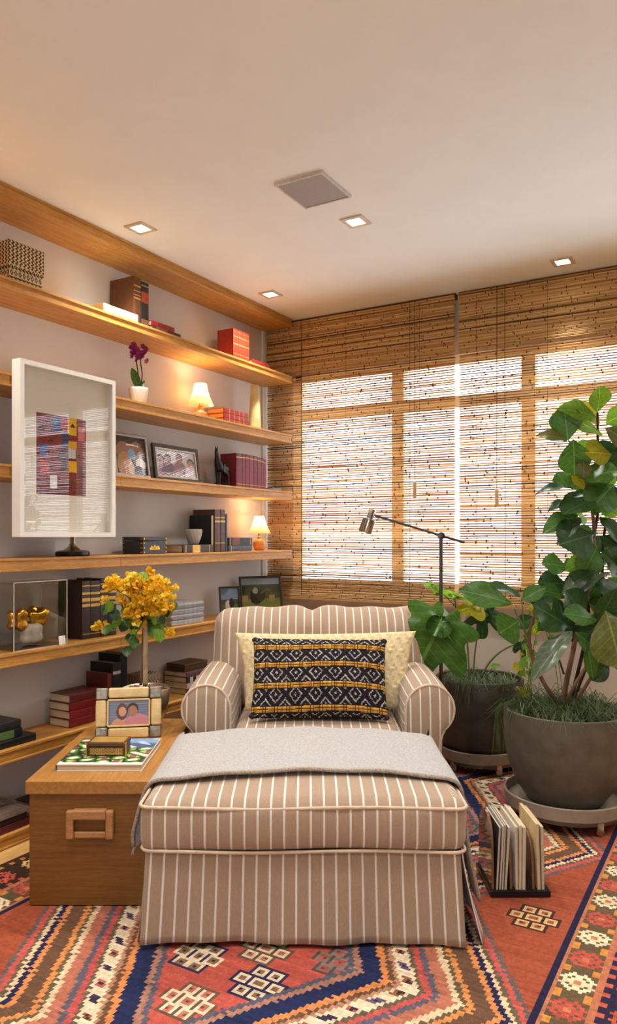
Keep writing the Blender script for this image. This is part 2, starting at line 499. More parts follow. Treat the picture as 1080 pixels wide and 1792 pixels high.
# ------------------------------------------------------------------ ceiling fittings
LENS = mat('lamp_diffuser', (255, 250, 240), emit=(255, 238, 214), estr=14.0)
def downlight(x, y, label, s=.092, spot=True, ang=120):
    t = thing('downlight', label, 'ceiling light', (x, y, HC), group='square recessed downlights')
    m = MB(); h = s/2+.008; g = s/2-.012
    m.box(-h, h, -h, -g, -.006, 0).box(-h, h, g, h, -.006, 0).box(-h, -g, -g, g, -.006, 0).box(g, h, -g, g, -.006, 0)
    m.build('trim_ring', mat('downlight_trim', (206, 188, 168), rough=.5), t)
    MB().box(-g, g, -g, g, -.003, -.001).build('diffuser', LENS, t)
    if spot:
        ld = bpy.data.lights.new('downlight_lamp', 'SPOT'); ld.energy = SPOT_W; ld.color = WARM
        ld.spot_size = math.radians(ang); ld.spot_blend = .8; ld.shadow_soft_size = .035
        lo = bpy.data.objects.new('downlight_lamp', ld); COL.objects.link(lo); lo.parent = t; lo.location = (0, 0, -.02)
downlight(-2.428, 2.60, 'square downlight over the white framed print and shelves')
downlight(-1.535, 3.04, 'square downlight beside the ceiling speaker panel')
downlight(-2.432, 3.70, 'square downlight near the corner where shelves meet blinds')
downlight(-.83, 4.03, 'square downlight in front of the right blind, above the ficus', ang=74)
for k, (x, y) in enumerate([(-2.43, 1.5), (-1.53, 1.1), (-.45, 1.9), (.6, 2.6), (.6, .6), (-.6, -.4), (-2.43, .3)]):  # unseen downlights, added to bring more light into the room
    downlight(x, y, 'square fill downlight added out of view, %s of its row' % ['first', 'second', 'third', 'fourth', 'fifth', 'sixth', 'seventh'][k])
sp = thing('ceiling_speaker', 'grey square speaker panel set in the ceiling', 'speaker', (-1.544, 2.672, HC))
m = MB(); a, b, e = .112, .125, .008
m.box(-a, a, -b, -b+e, -.012, 0).box(-a, a, b-e, b, -.012, 0).box(-a, -a+e, -b+e, b-e, -.012, 0).box(a-e, a, -b+e, b-e, -.012, 0)
m.build('frame', mat('speaker_frame', (206, 200, 194), rough=.5), sp)
MB().box(-a+e, a-e, -b+e, b-e, -.009, -.002).build('grille', mat('speaker_grille', (158, 152, 150), rough=.6, var=.1, scale=400), sp)

# ------------------------------------------------------------------ wall shelves
T = .055
def shelf_profile(top, th=T):
    b = top - th
    return [(XW+.001, b), (XF-.002, b), (XF, b+.002), (XF, b+.008), (XF-.007, b+.010), (XF-.007, top-.012), (XF, top-.010), (XF, top-.001), (XF-.001, top), (XW+.001, top)]
SH = {2: 2.322, 3: 1.935, 4: 1.562, 5: 1.178, 6: .79, 7: .40, 8: .055}
def shelf(label, top, th=T):
    t = thing('wall_shelf', label, 'shelf', (0, 0, 0), group='oak wall shelves')
    for y0, y1 in ((.9, 2.643), (2.645, 4.205)):
        MB().extrude(shelf_profile(top, th), y0, y1).build('board', OAK, t)
    return t
shelf('oak cornice board against the ceiling above the shelves', HC-.001, .05)
shelf('highest oak shelf, holding woven basket and brown leather books', SH[2], .047)
shelf('oak shelf holding the orchid, cream cone vase and lit lamp', SH[3])
shelf('oak shelf holding family photographs and the horse figurine', SH[4])
shelf('oak shelf holding black box, cup and small round lamp', SH[5])
shelf('oak shelf holding the acrylic case with golden shell', SH[6])
shelf('low oak shelf behind the trunk, with red and dark books', SH[7])
shelf('lowest oak shelf resting on the floor behind the trunk', SH[8], .053)

# ------------------------------------------------------------------ kilim rug
RX0, RX1, RY0, RY1 = -2.475, -.165, .55, 4.15
RC = .01
CXR = -1.32
def flower(u, v, s=.055):
    """stepped star, u,v in metres from its centre; 2 petals, 1 heart"""
    a, b = abs(u), abs(v)
    if a < .008 and b < .008: return 1
    q = .0095
    i, j = int(a/q), int(b/q)
    star = {(0,0),(1,0),(0,1),(1,1),(2,0),(0,2),(2,2),(3,1),(1,3),(3,2),(2,3),(0,3),(3,0),(4,1),(1,4)}
    return 2 if (i, j) in star else 0
def cluster(u, v):
    """seven little lozenge tiles, 1 = dark outline, 2 = cream, 3 = inner, 0 = nothing"""
    q = .056
    for k, (cu, cv) in enumerate(((0,0),(1,0),(-1,0),(.5,.86),(-.5,.86),(.5,-.86),(-.5,-.86))):
        du, dv = abs(u-cu*q*.95), abs(v-cv*q)
        d = max(du*1.0, dv*1.05)
        if d < .029:
            if d > .0225: return 1
            if d > .0125: return 2
            if d > .005: return 3
            return 1
    return 0
def rug_color(x, y, rng):
    W1, W2 = .125, .31
    el = min(x-RX0, RX1-x)
    left = x < CXR
    if el < .012: return (70, 44, 34)
    if el < .185:                         # outer border with stars
        cx_ = .1; k = math.floor(y/.145); v = y-(k+.5)*.145
        f = flower(el-cx_+.0, v)
        base = (46, 40, 66) if not left else (62, 44, 32)
        if f == 2: return [(206, 84, 64), (222, 176, 104), (190, 84, 52)][k % 3]
        if f == 1: return (60, 40, 50)
        if abs(el-.03) < .012 and (y/.05) % 1 < .35: return (206, 120, 60)
        if abs(el-.17) < .012 and ((y+.02)/.05) % 1 < .35: return (200, 90, 66)
        return base
    if el < .20: return (190, 112, 78)
    if el < .30:                          # inner border with flowers
        k = math.floor((y+.02)/.135); v = y+.02-(k+.5)*.135
        f = flower(el-.25, v)
        if f == 2: return [(232, 210, 168), (196, 82, 66)][k % 2]
        if f == 1: return (196, 120, 80)
        if abs(abs(el-.25)-.036) < .009 and abs(abs(v)-.062) < .010: return (216, 140, 62)
        return (104, 84, 58)
    if el < .312: return (188, 116, 80)
    if el < .33: return (40, 36, 66)
    # field: concentric serrated lozenges
    yc = 1.94 + 1.2*round((y-1.94)/1.2)
    teeth = .010*abs(((y/.022) % 1)*2-1)
    ax, ay = abs(x-CXR), abs(y-yc)
    u = ax + .62*ay + teeth
    bands = [(.325, 0), (.345, (92, 90, 104)), (.368, (176, 122, 100)), (.432, (38, 46, 84)), (.456, (222, 136, 76)), (.472, (112, 78, 56)),
             (.487, (186, 132, 100)), (.543, 1), (.557, (104, 92, 72)), (.580, (200, 84, 76)), (.602, (96, 92, 106)), (.645, (186, 110, 86)),
             (.667, (226, 196, 154)), (.682, (108, 90, 66)), (.702, (222, 138, 74)), (.757, (110, 78, 58)), (.777, (222, 138, 78)),
             (.797, (44, 42, 76)), (.813, (228, 196, 152)), (.828, (106, 90, 70)), (.852, (200, 88, 78)), (.868, (100, 92, 90)), (9, 2)]
    for lim, c in bands:
        if u < lim: break
    if c == 1:                            # cream band with small squares
        k = (ay*1.18)/.075; v = (k % 1 - .5)*.075; w = u - teeth - .510
        d = max(abs(v)*1.1, abs(w)*1.2)
        if d < .018: return [(150, 96, 62), (96, 84, 110), (196, 104, 92), (58, 52, 84)][int(k) % 4] if d > .009 else (70, 46, 60)
        return (230, 208, 172)
    if c == 0:                            # rose field with tile clusters
        for (mx_, my_, pal) in ((-.105, -.165, 0), (.01, -.355, 1), (.13, -.19, 0), (.05, -.03, 1), (.28, .015, 2), (-.12, .14, 0), (.09, .2, 1), (-.27, -.02, 0), (0., .36, 0)):
            q = cluster(x-CXR-mx_, (y-yc)-my_)
            if q:
                return [[0, (52, 46, 84), (228, 206, 172), (138, 106, 74)], [0, (110, 84, 66), (230, 206, 172), (196, 110, 90)], [0, (92, 80, 78), (140, 116, 104), (184, 84, 76)]][pal][q]
        return (194, 86, 72)
    if c == 2:
        ys = 1.34 + 1.2*round((y-1.34)/1.2)
        q = cluster(ax-.71, y-ys+.03)
        if q: return [0, (74, 46, 40), (214, 170, 112), (168, 88, 56)][q]
        return (168, 80, 52)
    return c
def make_rug():
    nx, ny = int(round((RX1-RX0)/RC)), int(round((RY1-RY0)/RC))
    xs = np.linspace(RX0, RX1, nx+1); ys = np.linspace(RY0, RY1, ny+1)
    rng = random.Random(3)
    zz = .008
    V = np.empty(((nx+1)*(ny+1), 3), dtype=np.float32)
    gx, gy = np.meshgrid(xs, ys); V[:, 0] = gx.ravel(); V[:, 1] = gy.ravel()
    V[:, 2] = zz + .0012*np.sin(gx.ravel()*5)*np.sin(gy.ravel()*4)
    I = np.arange((nx+1)*(ny+1)).reshape(ny+1, nx+1)
    Fq = np.stack([I[:-1, :-1], I[:-1, 1:], I[1:, 1:], I[1:, :-1]], -1).reshape(-1, 4)
    verts = V.tolist(); faces = Fq.tolist()
    cols = []
    for j in range(ny):
        yv = RY0 + (j+.5)*RC
        row = rng.uniform(.93, 1.05)
        for i in range(nx):
            c = rug_color(RX0 + (i+.5)*RC, yv, rng)
            k = row*rng.uniform(.94, 1.06)
            g = sum(c)/3; cols.append(tuple((q*.92+g*.08)*k for q in c))
    ring = [I[0, i] for i in range(nx+1)] + [I[j, nx] for j in range(1, ny+1)] + [I[ny, i] for i in range(nx-1, -1, -1)] + [I[j, 0] for j in range(ny-1, 0, -1)]
    b = len(verts)
    for q in ring: verts.append([verts[q][0], verts[q][1], .0005])
    n = len(ring)
    for k in range(n):
        faces.append([int(ring[k]), b+k, b+(k+1) % n, int(ring[(k+1) % n])]); cols.append((80, 50, 40))
    me = bpy.data.meshes.new('kilim_rug'); me.from_pydata(verts, [], faces)
    ca = np.array([lin(c) for c in cols], dtype=np.float32)
    me.attributes.new('tint', 'FLOAT_COLOR', 'FACE').data.foreach_set('color', ca.ravel())
    me.materials.append(mat('kilim_wool', (255, 255, 255), rough=.95, attr=True, var=.12, scale=240, bump=.5, bscale=420, spec=.15))
    o = link('kilim_rug', me)
    tag(o, 'red and navy kilim rug with lozenge pattern under the ottoman', 'rug')
make_rug()
# ================================================================== upholstery
LINEN = striped('striped_linen', (170, 145, 122), (230, 222, 212), .0405, .0060)
LINEN_PLAIN = mat('linen_plain', (180, 148, 118), rough=.9, var=.1, bump=.2, bscale=800)
PIPING = mat('linen_piping', (206, 184, 160), rough=.9, var=.08)
RUGZ = .0095

def interp(path, t):
    """point at fraction t of a polyline"""
    ds = [0]
    for a, b in zip(path[:-1], path[1:]): ds.append(ds[-1] + (Vector(b)-Vector(a)).length)
    s = t*ds[-1]
    for i in range(len(path)-1):
        if s <= ds[i+1] or i == len(path)-2:
            k = (s-ds[i])/max(1e-9, ds[i+1]-ds[i]); return Vector(path[i]).lerp(Vector(path[i+1]), k)
def smoothpath(pts, n=6):
    out = []
    P = [Vector(p) for p in pts]
    for i in range(len(P)-1):
        p0, p1, p2, p3 = P[max(i-1, 0)], P[i], P[i+1], P[min(i+2, len(P)-1)]
        for k in range(n):
            t = k/n
            out.append(.5*((2*p1) + (p2-p0)*t + (2*p0-5*p1+4*p2-p3)*t*t + (3*p1-p0-3*p2+p3)*t**3))
    out.append(P[-1])
    return out

# ------------------------------------------------------------------ armchair
chair = thing('armchair', 'wide rolled-arm armchair in beige linen with white pinstripes', 'armchair', L(.04, 3.13, RUGZ), YAW)
def seat_def(w, h):
    f = max(0, 1-(w.x/h[0])**2)*max(0, 1-(w.y/h[1])**2)
    if w.z > 0: w.z += .028*f
    return w
MB().rbox(-.44, .44, .04, .80, 0, .29, .02, 2, n=(10, 6, 3)).build('base', LINEN, chair, smooth=True)
MB().rbox(-.365, .365, -.005, .62, .285, .445, .045, 4, n=(12, 10, 2), deform=seat_def).build('seat_cushion', LINEN, chair, smooth=True)
pl = []
for k in range(41):
    t = k/40; pl.append((-.355+.71*t, -.004+.0*t, .43))
MB().tube(pl, .005, 6).build('seat_piping', PIPING, chair, smooth=True)
MB().rbox(-.53, .53, .70, .88, .02, .80, .05, 3, n=(10, 2, 6)).build('back_frame', LINEN, chair, smooth=True)
SEAM = -.015-.04
def back_def(w, h):
    fx = max(0, 1-(w.x/h[0])**4); fz = max(0, 1-(w.z/h[2])**2)
    s = math.exp(-((w.x-SEAM)/.035)**2)
    if w.y < 0: w.y -= .055*fx*fz - .04*s*fz
    if w.z > 0:
        w.z += (w.z/h[2])*(.004*math.cos((w.x-SEAM)*9) - .020*s + .004*math.sin(w.x*31))
        w.x *= 1 - .012*(w.z/h[2])
    w.y += .16*(w.z/h[2]+.2)*.35
    return w
MB().rbox(-.515, .575, .50, .73, .42, .90, .085, 6, n=(36, 3, 12), deform=back_def).build('back_cushion', LINEN, chair, smooth=True)
# piping along the top edge of the back cushion and down the seam
tp = []
for k in range(61):
    x = -.515 + 1.09*k/60; xc = x-.03; s = math.exp(-((xc-SEAM)/.035)**2)
    ez = min(1, min(k, 60-k)/7.0)
    z = .66 + .24*math.sqrt(max(0, 1-(1-ez)**2))*.97 + (.004*math.cos((xc-SEAM)*9)-.020*s+.004*math.sin(xc*31))*ez + .004
    tp.append((x, .625+.06, z))
MB().tube(tp, .0055, 6).build('back_piping', PIPING, chair, smooth=True)

def arm_profile():
    p = [(-.100, .05), (-.103, .30), (-.105, .46)]
    for k in range(0, 25):
        a = math.radians(180 - 232*k/24)
        p.append((.105*math.cos(a), .535 + .107*math.sin(a)))
    p += [(.052, .425), (.046, .40), (.045, .30), (.045, .05)]
    return p
for s in (1, -1):
    arm = thing('arm', None, None); arm.parent = chair; arm.location = (s*.468, 0, 0)
    prof = [(s*x, z) for x, z in arm_profile()]
    n = len(prof); ny = 12
    vs_, uvs, fs_ = [], [], []
    arc = [0]
    for a, b in zip(prof[:-1], prof[1:]): arc.append(arc[-1] + math.hypot(b[0]-a[0], b[1]-a[1]))
    for j in range(ny+1):
        t = j/ny; y = .80*t
        q = 1 - (.05*max(0, 1-t*12))        # soft shoulder at the panel
        for i, (x, z) in enumerate(prof):
            vs_.append((x*q, y, .535+(z-.535)*q + .012*math.sin(PI*t))); uvs.append((arc[i]*1.0+.01, y))
    for j in range(ny):
        for i in range(n-1):
            fs_.append((j*n+i, j*n+i+1, (j+1)*n+i+1, (j+1)*n+i))
    m = MB(); m.add(vs_, fs_, uvs=uvs)
    m.build('arm_roll', LINEN, arm, smooth=True)
    # front panel, softly domed
    vs_, fs_, uvs = [], [], []
    cx_, cz_ = -.01*s, .46
    rings = [(1.0, .0), (.93, -.010), (.7, -.016), (.3, -.02)]
    for (k, dy) in rings:
        for x, z in prof:
            px_, pz_ = cx_ + (x-cx_)*k*.96, cz_ + (z-cz_)*k*.975
            vs_.append((px_, dy, pz_)); uvs.append((px_ + .012*(pz_-.4)*s + .02, pz_))
    vs_.append((cx_, -.02, cz_)); uvs.append((cx_ + .012*(cz_-.4)*s + .02, cz_))
    for r in range(3):
        for i in range(n-1): fs_.append((r*n+i, r*n+i+1, (r+1)*n+i+1, (r+1)*n+i))
    for i in range(n-1): fs_.append((3*n+i, 3*n+i+1, 4*n))
    m = MB(); m.add(vs_, fs_, uvs=uvs); m.build('arm_panel', LINEN, arm, smooth=True)
    MB().tube([(x*.965, -.003, .535+(z-.535)*.965) for x, z in prof], .0055, 6).build('piping', PIPING, arm, smooth=True)
for x in (-.40, .40):
    for y in (.08, .76):
        MB().lathe([(.018, -.0), (.024, .03)], 10).build('leg', BLACK_MAT, chair, (x, y, 0))

# ------------------------------------------------------------------ ottoman
ott = thing('ottoman', 'large square ottoman in beige pinstriped linen with skirt', 'ottoman', L(-.013, 2.30, RUGZ), YAW)
def ott_def(w, h):
    f = max(0, 1-(w.x/h[0])**2)*max(0, 1-(w.y/h[1])**2)
    if w.z > 0: w.z += .03*f
    if w.y < 0: w.y -= .012*max(0, 1-(w.z/h[2])**2)*max(0, 1-(w.x/h[0])**4) - .004*math.sin(w.x*14)
    w.z += .004*math.sin(w.x*5+1)
    return w
def ott_u(p):
    return p[0] + (0 if abs(p[0]) < .47 else (p[1])*(1 if p[0] > 0 else -1)*0.9 * (1 if p[1] > .03 else 0))
MB().rbox(-.507, .502, -.012, .735, .288, .448, .04, 4, n=(28, 16, 3), deform=ott_def, ufn=ott_u).build('cushion', LINEN, ott, smooth=True)
def loop_pts(x0, x1, y0, y1, z, r=.035, wav=0.0):
    P = []
    for (cx_, cy_, a0) in ((x1-r, y0+r, -90), (x1-r, y1-r, 0), (x0+r, y1-r, 90), (x0+r, y0+r, 180)):
        for k in range(7):
            a = math.radians(a0 + 15*k); P.append((cx_+r*math.cos(a), cy_+r*math.sin(a)))
    D = []
    for (a, b) in zip(P, P[1:]+P[:1]):
        m_ = max(1, int(math.hypot(b[0]-a[0], b[1]-a[1])/.03))
        for k in range(m_):
            t = k/m_; x = a[0]+(b[0]-a[0])*t; y = a[1]+(b[1]-a[1])*t
            D.append((x, y, z + wav*math.sin(x*9+y*5)))
    return D
MB().tube(loop_pts(-.507, .502, -.014, .737, .428, .035, .003), .0055, 6, closed=True).build('top_piping', PIPING, ott, smooth=True)
MB().tube(loop_pts(-.503, .498, -.010, .733, .294, .035, .003), .0055, 6, closed=True).build('bottom_piping', PIPING, ott, smooth=True)
MB().rbox(-.47, .465, .03, .70, .03, .285, .02, 2).build('frame', LINEN_PLAIN, ott)
def skirt_panel(p0, p1, nrm, flare, seed, sag=.0):
    rng = random.Random(seed); ph = rng.uniform(0, 6)
    n, k = 48, 12; vs_, uvs, fs_ = [], [], []
    p0, p1, nrm = Vector(p0), Vector(p1), Vector(nrm); ln = (p1-p0).length
    for j in range(k+1):
        t = j/k
        for i in range(n+1):
            s = i/n; b = p0.lerp(p1, s)
            off = flare*t**1.3 + t*.006*math.sin(s*13+ph) + t*t*.005*math.sin(s*31+ph*2)
            wid = (s-.5)*.028*t
            q = b + nrm*off + (p1-p0).normalized()*wid
            zb = .004 + sag*max(0, math.sin(s*PI*1.2+.3))*.5 + .004*math.sin(s*9+ph) + .004
            vs_.append((q.x, q.y, .292 + (zb-.292)*t)); uvs.append(((s-.5)*ln, t))
    for j in range(k):
        for i in range(n): fs_.append((j*(n+1)+i, j*(n+1)+i+1, (j+1)*(n+1)+i+1, (j+1)*(n+1)+i))
    m = MB(); m.add(vs_, fs_, uvs=uvs)
    o = m.build('skirt_panel', LINEN, ott, smooth=True)
    md = o.modifiers.new('thickness', 'SOLIDIFY'); md.thickness = .004
    return o
skirt_panel((-.488, .0, 0), (.480, .0, 0), (0, -1, 0), .012, 1, .02)
skirt_panel((.490, .015, 0), (.492, .70, 0), (1, 0, 0), .068, 2)
skirt_panel((-.492, .70, 0), (-.492, .03, 0), (-1, 0, 0), .016, 3)
skirt_panel((.47, .72, 0), (-.47, .72, 0), (0, 1, 0), .012, 4)
for sx in (-1, 1):      # inverted corner pleats
    vs_ = []; uvs = []
    for j in range(5):
        t = j/4; z = .288 + (.01-.288)*t
        for (a, b) in ((.47, .008), (.484, .020+.004*t), (.488+.006*t, .045)):
            vs_.append((sx*a, b, z)); uvs.append((a*3+b*3, z))
    fs_ = [(j*3+i, j*3+i+1, (j+1)*3+i+1, (j+1)*3+i) for j in range(4) for i in range(2)]
    m = MB(); m.add(vs_, fs_, uvs=uvs); o = m.build('corner_pleat', LINEN, ott, smooth=True)
    md = o.modifiers.new('thickness', 'SOLIDIFY'); md.thickness = .003

# ------------------------------------------------------------------ throw blanket over the ottoman
THROW = mat('heather_wool', (184, 180, 178), rough=.95, var=.2, scale=130, stretch=(1, 3, 1), bump=.6, bscale=400, sheen=.3, spec=.1)
HEM = mat('wool_hem', (158, 144, 130), rough=.95, var=.3, scale=260, bump=.5, bscale=300)
thr = thing('throw_blanket', 'light grey wool throw draped across the ottoman', 'throw', L(-.013, 2.30, RUGZ), YAW)
def throw_pt(s, t):
    left = [(-.585, .232), (-.565, .30), (-.540, .38), (-.522, .425), (-.503, .449), (-.47, .463)]
    right = [(.465, .463), (.498, .449), (.515, .425), (.525, .36), (.545, .22), (.578, .062)]
    path = [(x, 0, z) for x, z in smoothpath2(left)] + [(x, 0, .463 + .026*(1-(x/.47)**2)) for x in np.linspace(-.44, .44, 15)] + [(x, 0, z) for x, z in smoothpath2(right)]
    p = interp(path, s)
    y0 = .155 + .012*math.sin(p.x*5+.6) + (.02*max(0, -p.x-.45)/.1)
    yb = .775
    y = y0 + (yb-y0)*t
    z = p.z
    if y > .70 and abs(p.x) < .5: z -= 1.2*(y-.70)**1.5*3
    side = max(0, min(1, (.449-p.z)/.2)) if abs(p.x) > .49 else 0
    x = p.x + (1 if p.x > 0 else -1)*side*(.010*math.sin(y*17+1) - .02*t)
    if p.x < -.5:
        z += .06*side*t
        x = max(x, -.517 - .066*max(0, 1-(y-.150)/.085))      # hangs free only in front of the trunk
    z += .0025*math.sin(p.x*23+y*11)*(1-side)
    return (x, y, z)
def smoothpath2(pts): return [(q.x, q.y) for q in smoothpath([(a, b, 0) for a, b in pts], 5)]
NS, NT = 90, 26
vs_ = [throw_pt(i/NS, j/NT) for j in range(NT+1) for i in range(NS+1)]
fs_ = [(j*(NS+1)+i, j*(NS+1)+i+1, (j+1)*(NS+1)+i+1, (j+1)*(NS+1)+i) for j in range(NT) for i in range(NS)]
m = MB(); m.add(vs_, fs_); o = m.build('cloth', THROW, thr, smooth=True)
md = o.modifiers.new('thickness', 'SOLIDIFY'); md.thickness = .007; md.offset = 1.0
MB().tube([Vector(throw_pt(i/NS, 0)) + Vector((0, -.001, .003)) for i in range(NS+1)], .0065, 7).build('hem', HEM, thr, smooth=True)
rng = random.Random(5); fm = MB()
for k in range(70):
    t = rng.random(); p = Vector(throw_pt(0, t)); q = p + Vector((rng.uniform(-.02, .004), rng.uniform(-.008, .008), -rng.uniform(.015, .03)))
    fm.tube([p + Vector((0, 0, .003)), (p+q)/2 + Vector((-.004, 0, 0)), q], [.0016, .0014, .0006], 4)
o = fm.build('fringe', THROW, thr); o['kind'] = 'stuff'

# ------------------------------------------------------------------ cushions on the chair
def pillow_pos(w, h, t, side, pinch=.05, disp=None, taper=0.0):
    def f(u, v):
        a, b = 2*u-1, 2*v-1
        th = t/2*(max(0, (1-a*a))*max(0, (1-b*b)))**.42
        x = w/2*a*(1-pinch*(1-b*b))*(1-taper*(1-v)); z = h/2 + h/2*b*(1-pinch*(1-a*a))
        y = -th*side
        if disp: y += disp(u, v)*(1 if th > .004 else 0)
        return (x, y, z)
    return f
BANDS = [(.06, .125), (.345, .405), (.60, .66), (.835, .895)]
def dark_pat(u, v):
    v = v + .012*math.sin(u*7)
    for a, b in BANDS:
        if a < v < b:
            cell = (u*46) % 1; k = (v-a)/(b-a)
            if cell < .16 or abs(k-.5) < .08: return (96, 62, 26)
            return [(204, 152, 66), (186, 132, 54), (214, 166, 84)][int(u*46) % 3]
        if a-.014 < v < b+.014: return (40, 34, 36)
    lo = [0, .125, .405, .66, .895, 1.05]
    for a, b in zip(lo[:-1], lo[1:]):
        if a <= v < b: vv = (v-a)/(b-a); break
    else: return (36, 32, 38)
    uu = (u*6.8 + .3) % 1
    d = abs(uu-.5)*2 + abs(vv-.5)*2*.92
    for c, w_ in ((.08, .07), (.62, .075), (.98, .0), (1.34, .085), (1.75, .05)):
        if abs(d-c) < w_: return (188, 180, 170) if (int(u*150)+int(v*90)) % 4 else (90, 84, 84)
    return (34, 31, 38) if ((int(u*120)+int(v*70)) % 5) else (52, 46, 52)
def dark_disp(u, v):
    for a, b in BANDS:
        k = (v+.012*math.sin(u*7)-a)/(b-a)
        if 0 < k < 1: return -.007*abs(math.sin(k*2*PI))*(.55+.45*abs(math.sin(u*46*PI)))
    return 0
WOOLP = mat('pillow_wool', (255, 255, 255), rough=.95, attr=True, var=.10, scale=300, bump=.4, bscale=350, spec=.1)
dp = thing('lumbar_cushion', 'black and cream lozenge-woven lumbar cushion with mustard braids', 'cushion', L(.046, 3.235, RUGZ+.468), YAW)
dp.rotation_euler = (-.42, .012, YAW)
color_grid('front_cover', 150, 96, pillow_pos(.60, .36, .15, 1, .035, dark_disp), dark_pat, WOOLP, dp)
color_grid('back_cover', 40, 26, pillow_pos(.60, .36, .13, -1, .035), lambda u, v: (40, 36, 42), WOOLP, dp)
for k, (x, z) in enumerate(((-.29, .01), (.29, .01), (-.29, .35), (.29, .35))):
    MB().lathe([(.0, -.014), (.012, -.008), (.016, 0), (.012, .008), (0, .014)], 10).build('corner_tuft', mat('tuft_black', (44, 40, 48), rough=.95), dp, (x, 0, z), smooth=True)
def cream_disp(u, v):
    row = int(v*17)
    s = math.sin(u*95 + row*2.1)*math.sin(v*17*PI)
    patch = .5+.5*math.sin(u*21+row*1.7)
    return -.006*max(0, s)*patch
cp = thing('scatter_cushion', 'cream tufted cushion tucked behind the black lumbar cushion', 'cushion', L(.083, 3.40, RUGZ+.468), YAW)
cp.rotation_euler = (-.30, -.01, YAW)
color_grid('front_cover', 120, 68, pillow_pos(.85, .36, .14, 1, .06, cream_disp, .12), lambda u, v: (232, 212, 170) if (int(u*60)+int(v*17)) % 3 else (220, 196, 148), WOOLP, cp)
color_grid('back_cover', 30, 20, pillow_pos(.85, .36, .12, -1, .06, None, .12), lambda u, v: (226, 200, 150), WOOLP, cp)

# ------------------------------------------------------------------ oak trunk used as a side table
tr = thing('storage_trunk', 'lidded oak trunk with a rectangular wooden handle', 'trunk', L(-.749, 2.98, RUGZ), YAW)
TZ = RUGZ + .428
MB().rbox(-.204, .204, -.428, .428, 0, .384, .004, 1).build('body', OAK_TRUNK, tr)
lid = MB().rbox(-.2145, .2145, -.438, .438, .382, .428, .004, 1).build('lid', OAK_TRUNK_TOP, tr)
hd = thing('handle', None, None); hd.parent = tr; hd.location = (.008, -.428, 0)
for (x0, x1, z0, z1, y0) in ((-.080, -.054, .234, .330, -.024), (.054, .080, .234, .330, -.024), (-.054, .054, .236, .258, -.018), (-.058, .056, .302, .334, -.030)):
    MB().rbox(x0, x1, y0, .0, z0, z1, .005, 2).build('handle_bar', OAK_HANDLE, hd)

def cover_pat(u, v):
    x, y = u, v
    n = math.sin(x*23+math.sin(y*17)*2)+math.sin(y*29+x*11)
    if y > .62 and x > .3:
        if y > .8: return (120, 158, 196) if n < 1.2 else (176, 196, 214)
        return (66, 92, 136) if n < .8 else (196, 200, 196)
    if y < .06: return (236, 232, 222)
    if n > 1.1: return (236, 226, 208)
    if n > .5: return (126, 172, 66)
    if n > 0: return (60, 104, 52)
    if n > -.7: return (34, 48, 38)
    return (150, 84, 96) if math.sin(x*40) > 0 else (152, 196, 92)
bk = thing('coffee_table_book', 'large picture book with a garden cover lying on the trunk', 'book', L(-.742, 2.82, TZ), YAW)
MB().box(-.148, .148, -.168, .168, .003, .021).build('pages', PAPER_FLAT, bk)
MB().box(-.152, .152, -.171, .171, 0, .003).build('back_cover', WHITE_LAC, bk)
MB().box(-.152, .152, -.171, .171, .021, .024).build('front_cover', WHITE_LAC, bk)
MB().box(-.154, -.150, -.171, .171, .0, .024).build('spine', mat('spine_grey', (90, 94, 90), rough=.4), bk)
color_grid('cover_picture', 90, 100, lambda u, v: (-.15+.30*u, -.169+.338*v, .0246), cover_pat, PRINT, bk)

def inlay(u, v):
    return (196, 156, 74) if (math.sin(u*140)*math.sin(v*60) > -.1) else (86, 54, 26)
bx_ = thing('trinket_box', 'small inlaid wooden box with brass pattern on the picture book', 'box', L(-.742, 2.79, TZ+.0252), YAW)
WALNUT = wood('walnut', (96, 62, 34), (70, 42, 22), stretch=(1, 8, 8))
MB().rbox(-.068, .068, -.044, .044, 0, .034, .002, 1).build('body', WALNUT, bx_)
lid_ = MB().rbox(-.071, .071, -.047, .047, .035, .049, .003, 1).build('lid', WALNUT, bx_)
color_grid('front_inlay', 60, 12, lambda u, v: (-.060+.120*u, -.0445, .005+.024*v), inlay, PRINT, bx_)
color_grid('lid_inlay', 60, 40, lambda u, v: (-.062+.124*u, -.038+.076*v, .0495), inlay, PRINT, bx_)
for s in (-1, 1):
    MB().box(s*.071-.002, s*.071+.002, -.0475, -.036, .0, .05).build('corner_strip', GOLD, bx_)

# bone photo frame
BONE = mat('bone', (226, 194, 136), rough=.45, var=.08, scale=20)
PEWTER = mat('pewter', (150, 140, 124), rough=.4, metal=.8, var=.2, scale=60)
def couple(u, v):
    bgc = (112, 116, 140) if v < .9 else (150, 152, 168)
    if math.sin(v*60) > .6: bgc = (140, 142, 160)
    def el(cx_, cy_, rx, ry): return ((u-cx_)/rx)**2 + ((v-cy_)/ry)**2 < 1
    c = bgc
    if el(.33, .0, .26, .30): c = (214, 150, 120)
    if el(.74, .05, .34, .38): c = (206, 132, 140)
    if el(.33, .55, .14, .34): c = (92, 54, 36)
    if el(.34, .55, .095, .20): c = (216, 152, 120)
    if el(.60, .64, .145, .27): c = (48, 34, 30)
    if el(.60, .56, .115, .23): c = (176, 116, 86)
    return c
pf = thing('photo_frame', 'bone and pewter picture frame with couple portrait on the trunk', 'picture frame', L(-.742, 3.085, TZ), YAW)
pf.rotation_euler = (-.16, 0, YAW + .17)
FW, FH = .265, .205
for (x0, x1, z0, z1) in ((-.082, .082, 0, .042), (-.082, .082, FH-.042, FH)):
    MB().rbox(x0, x1, -.012, .008, z0, z1, .008, 3).build('bone_rail', BONE, pf, smooth=True)
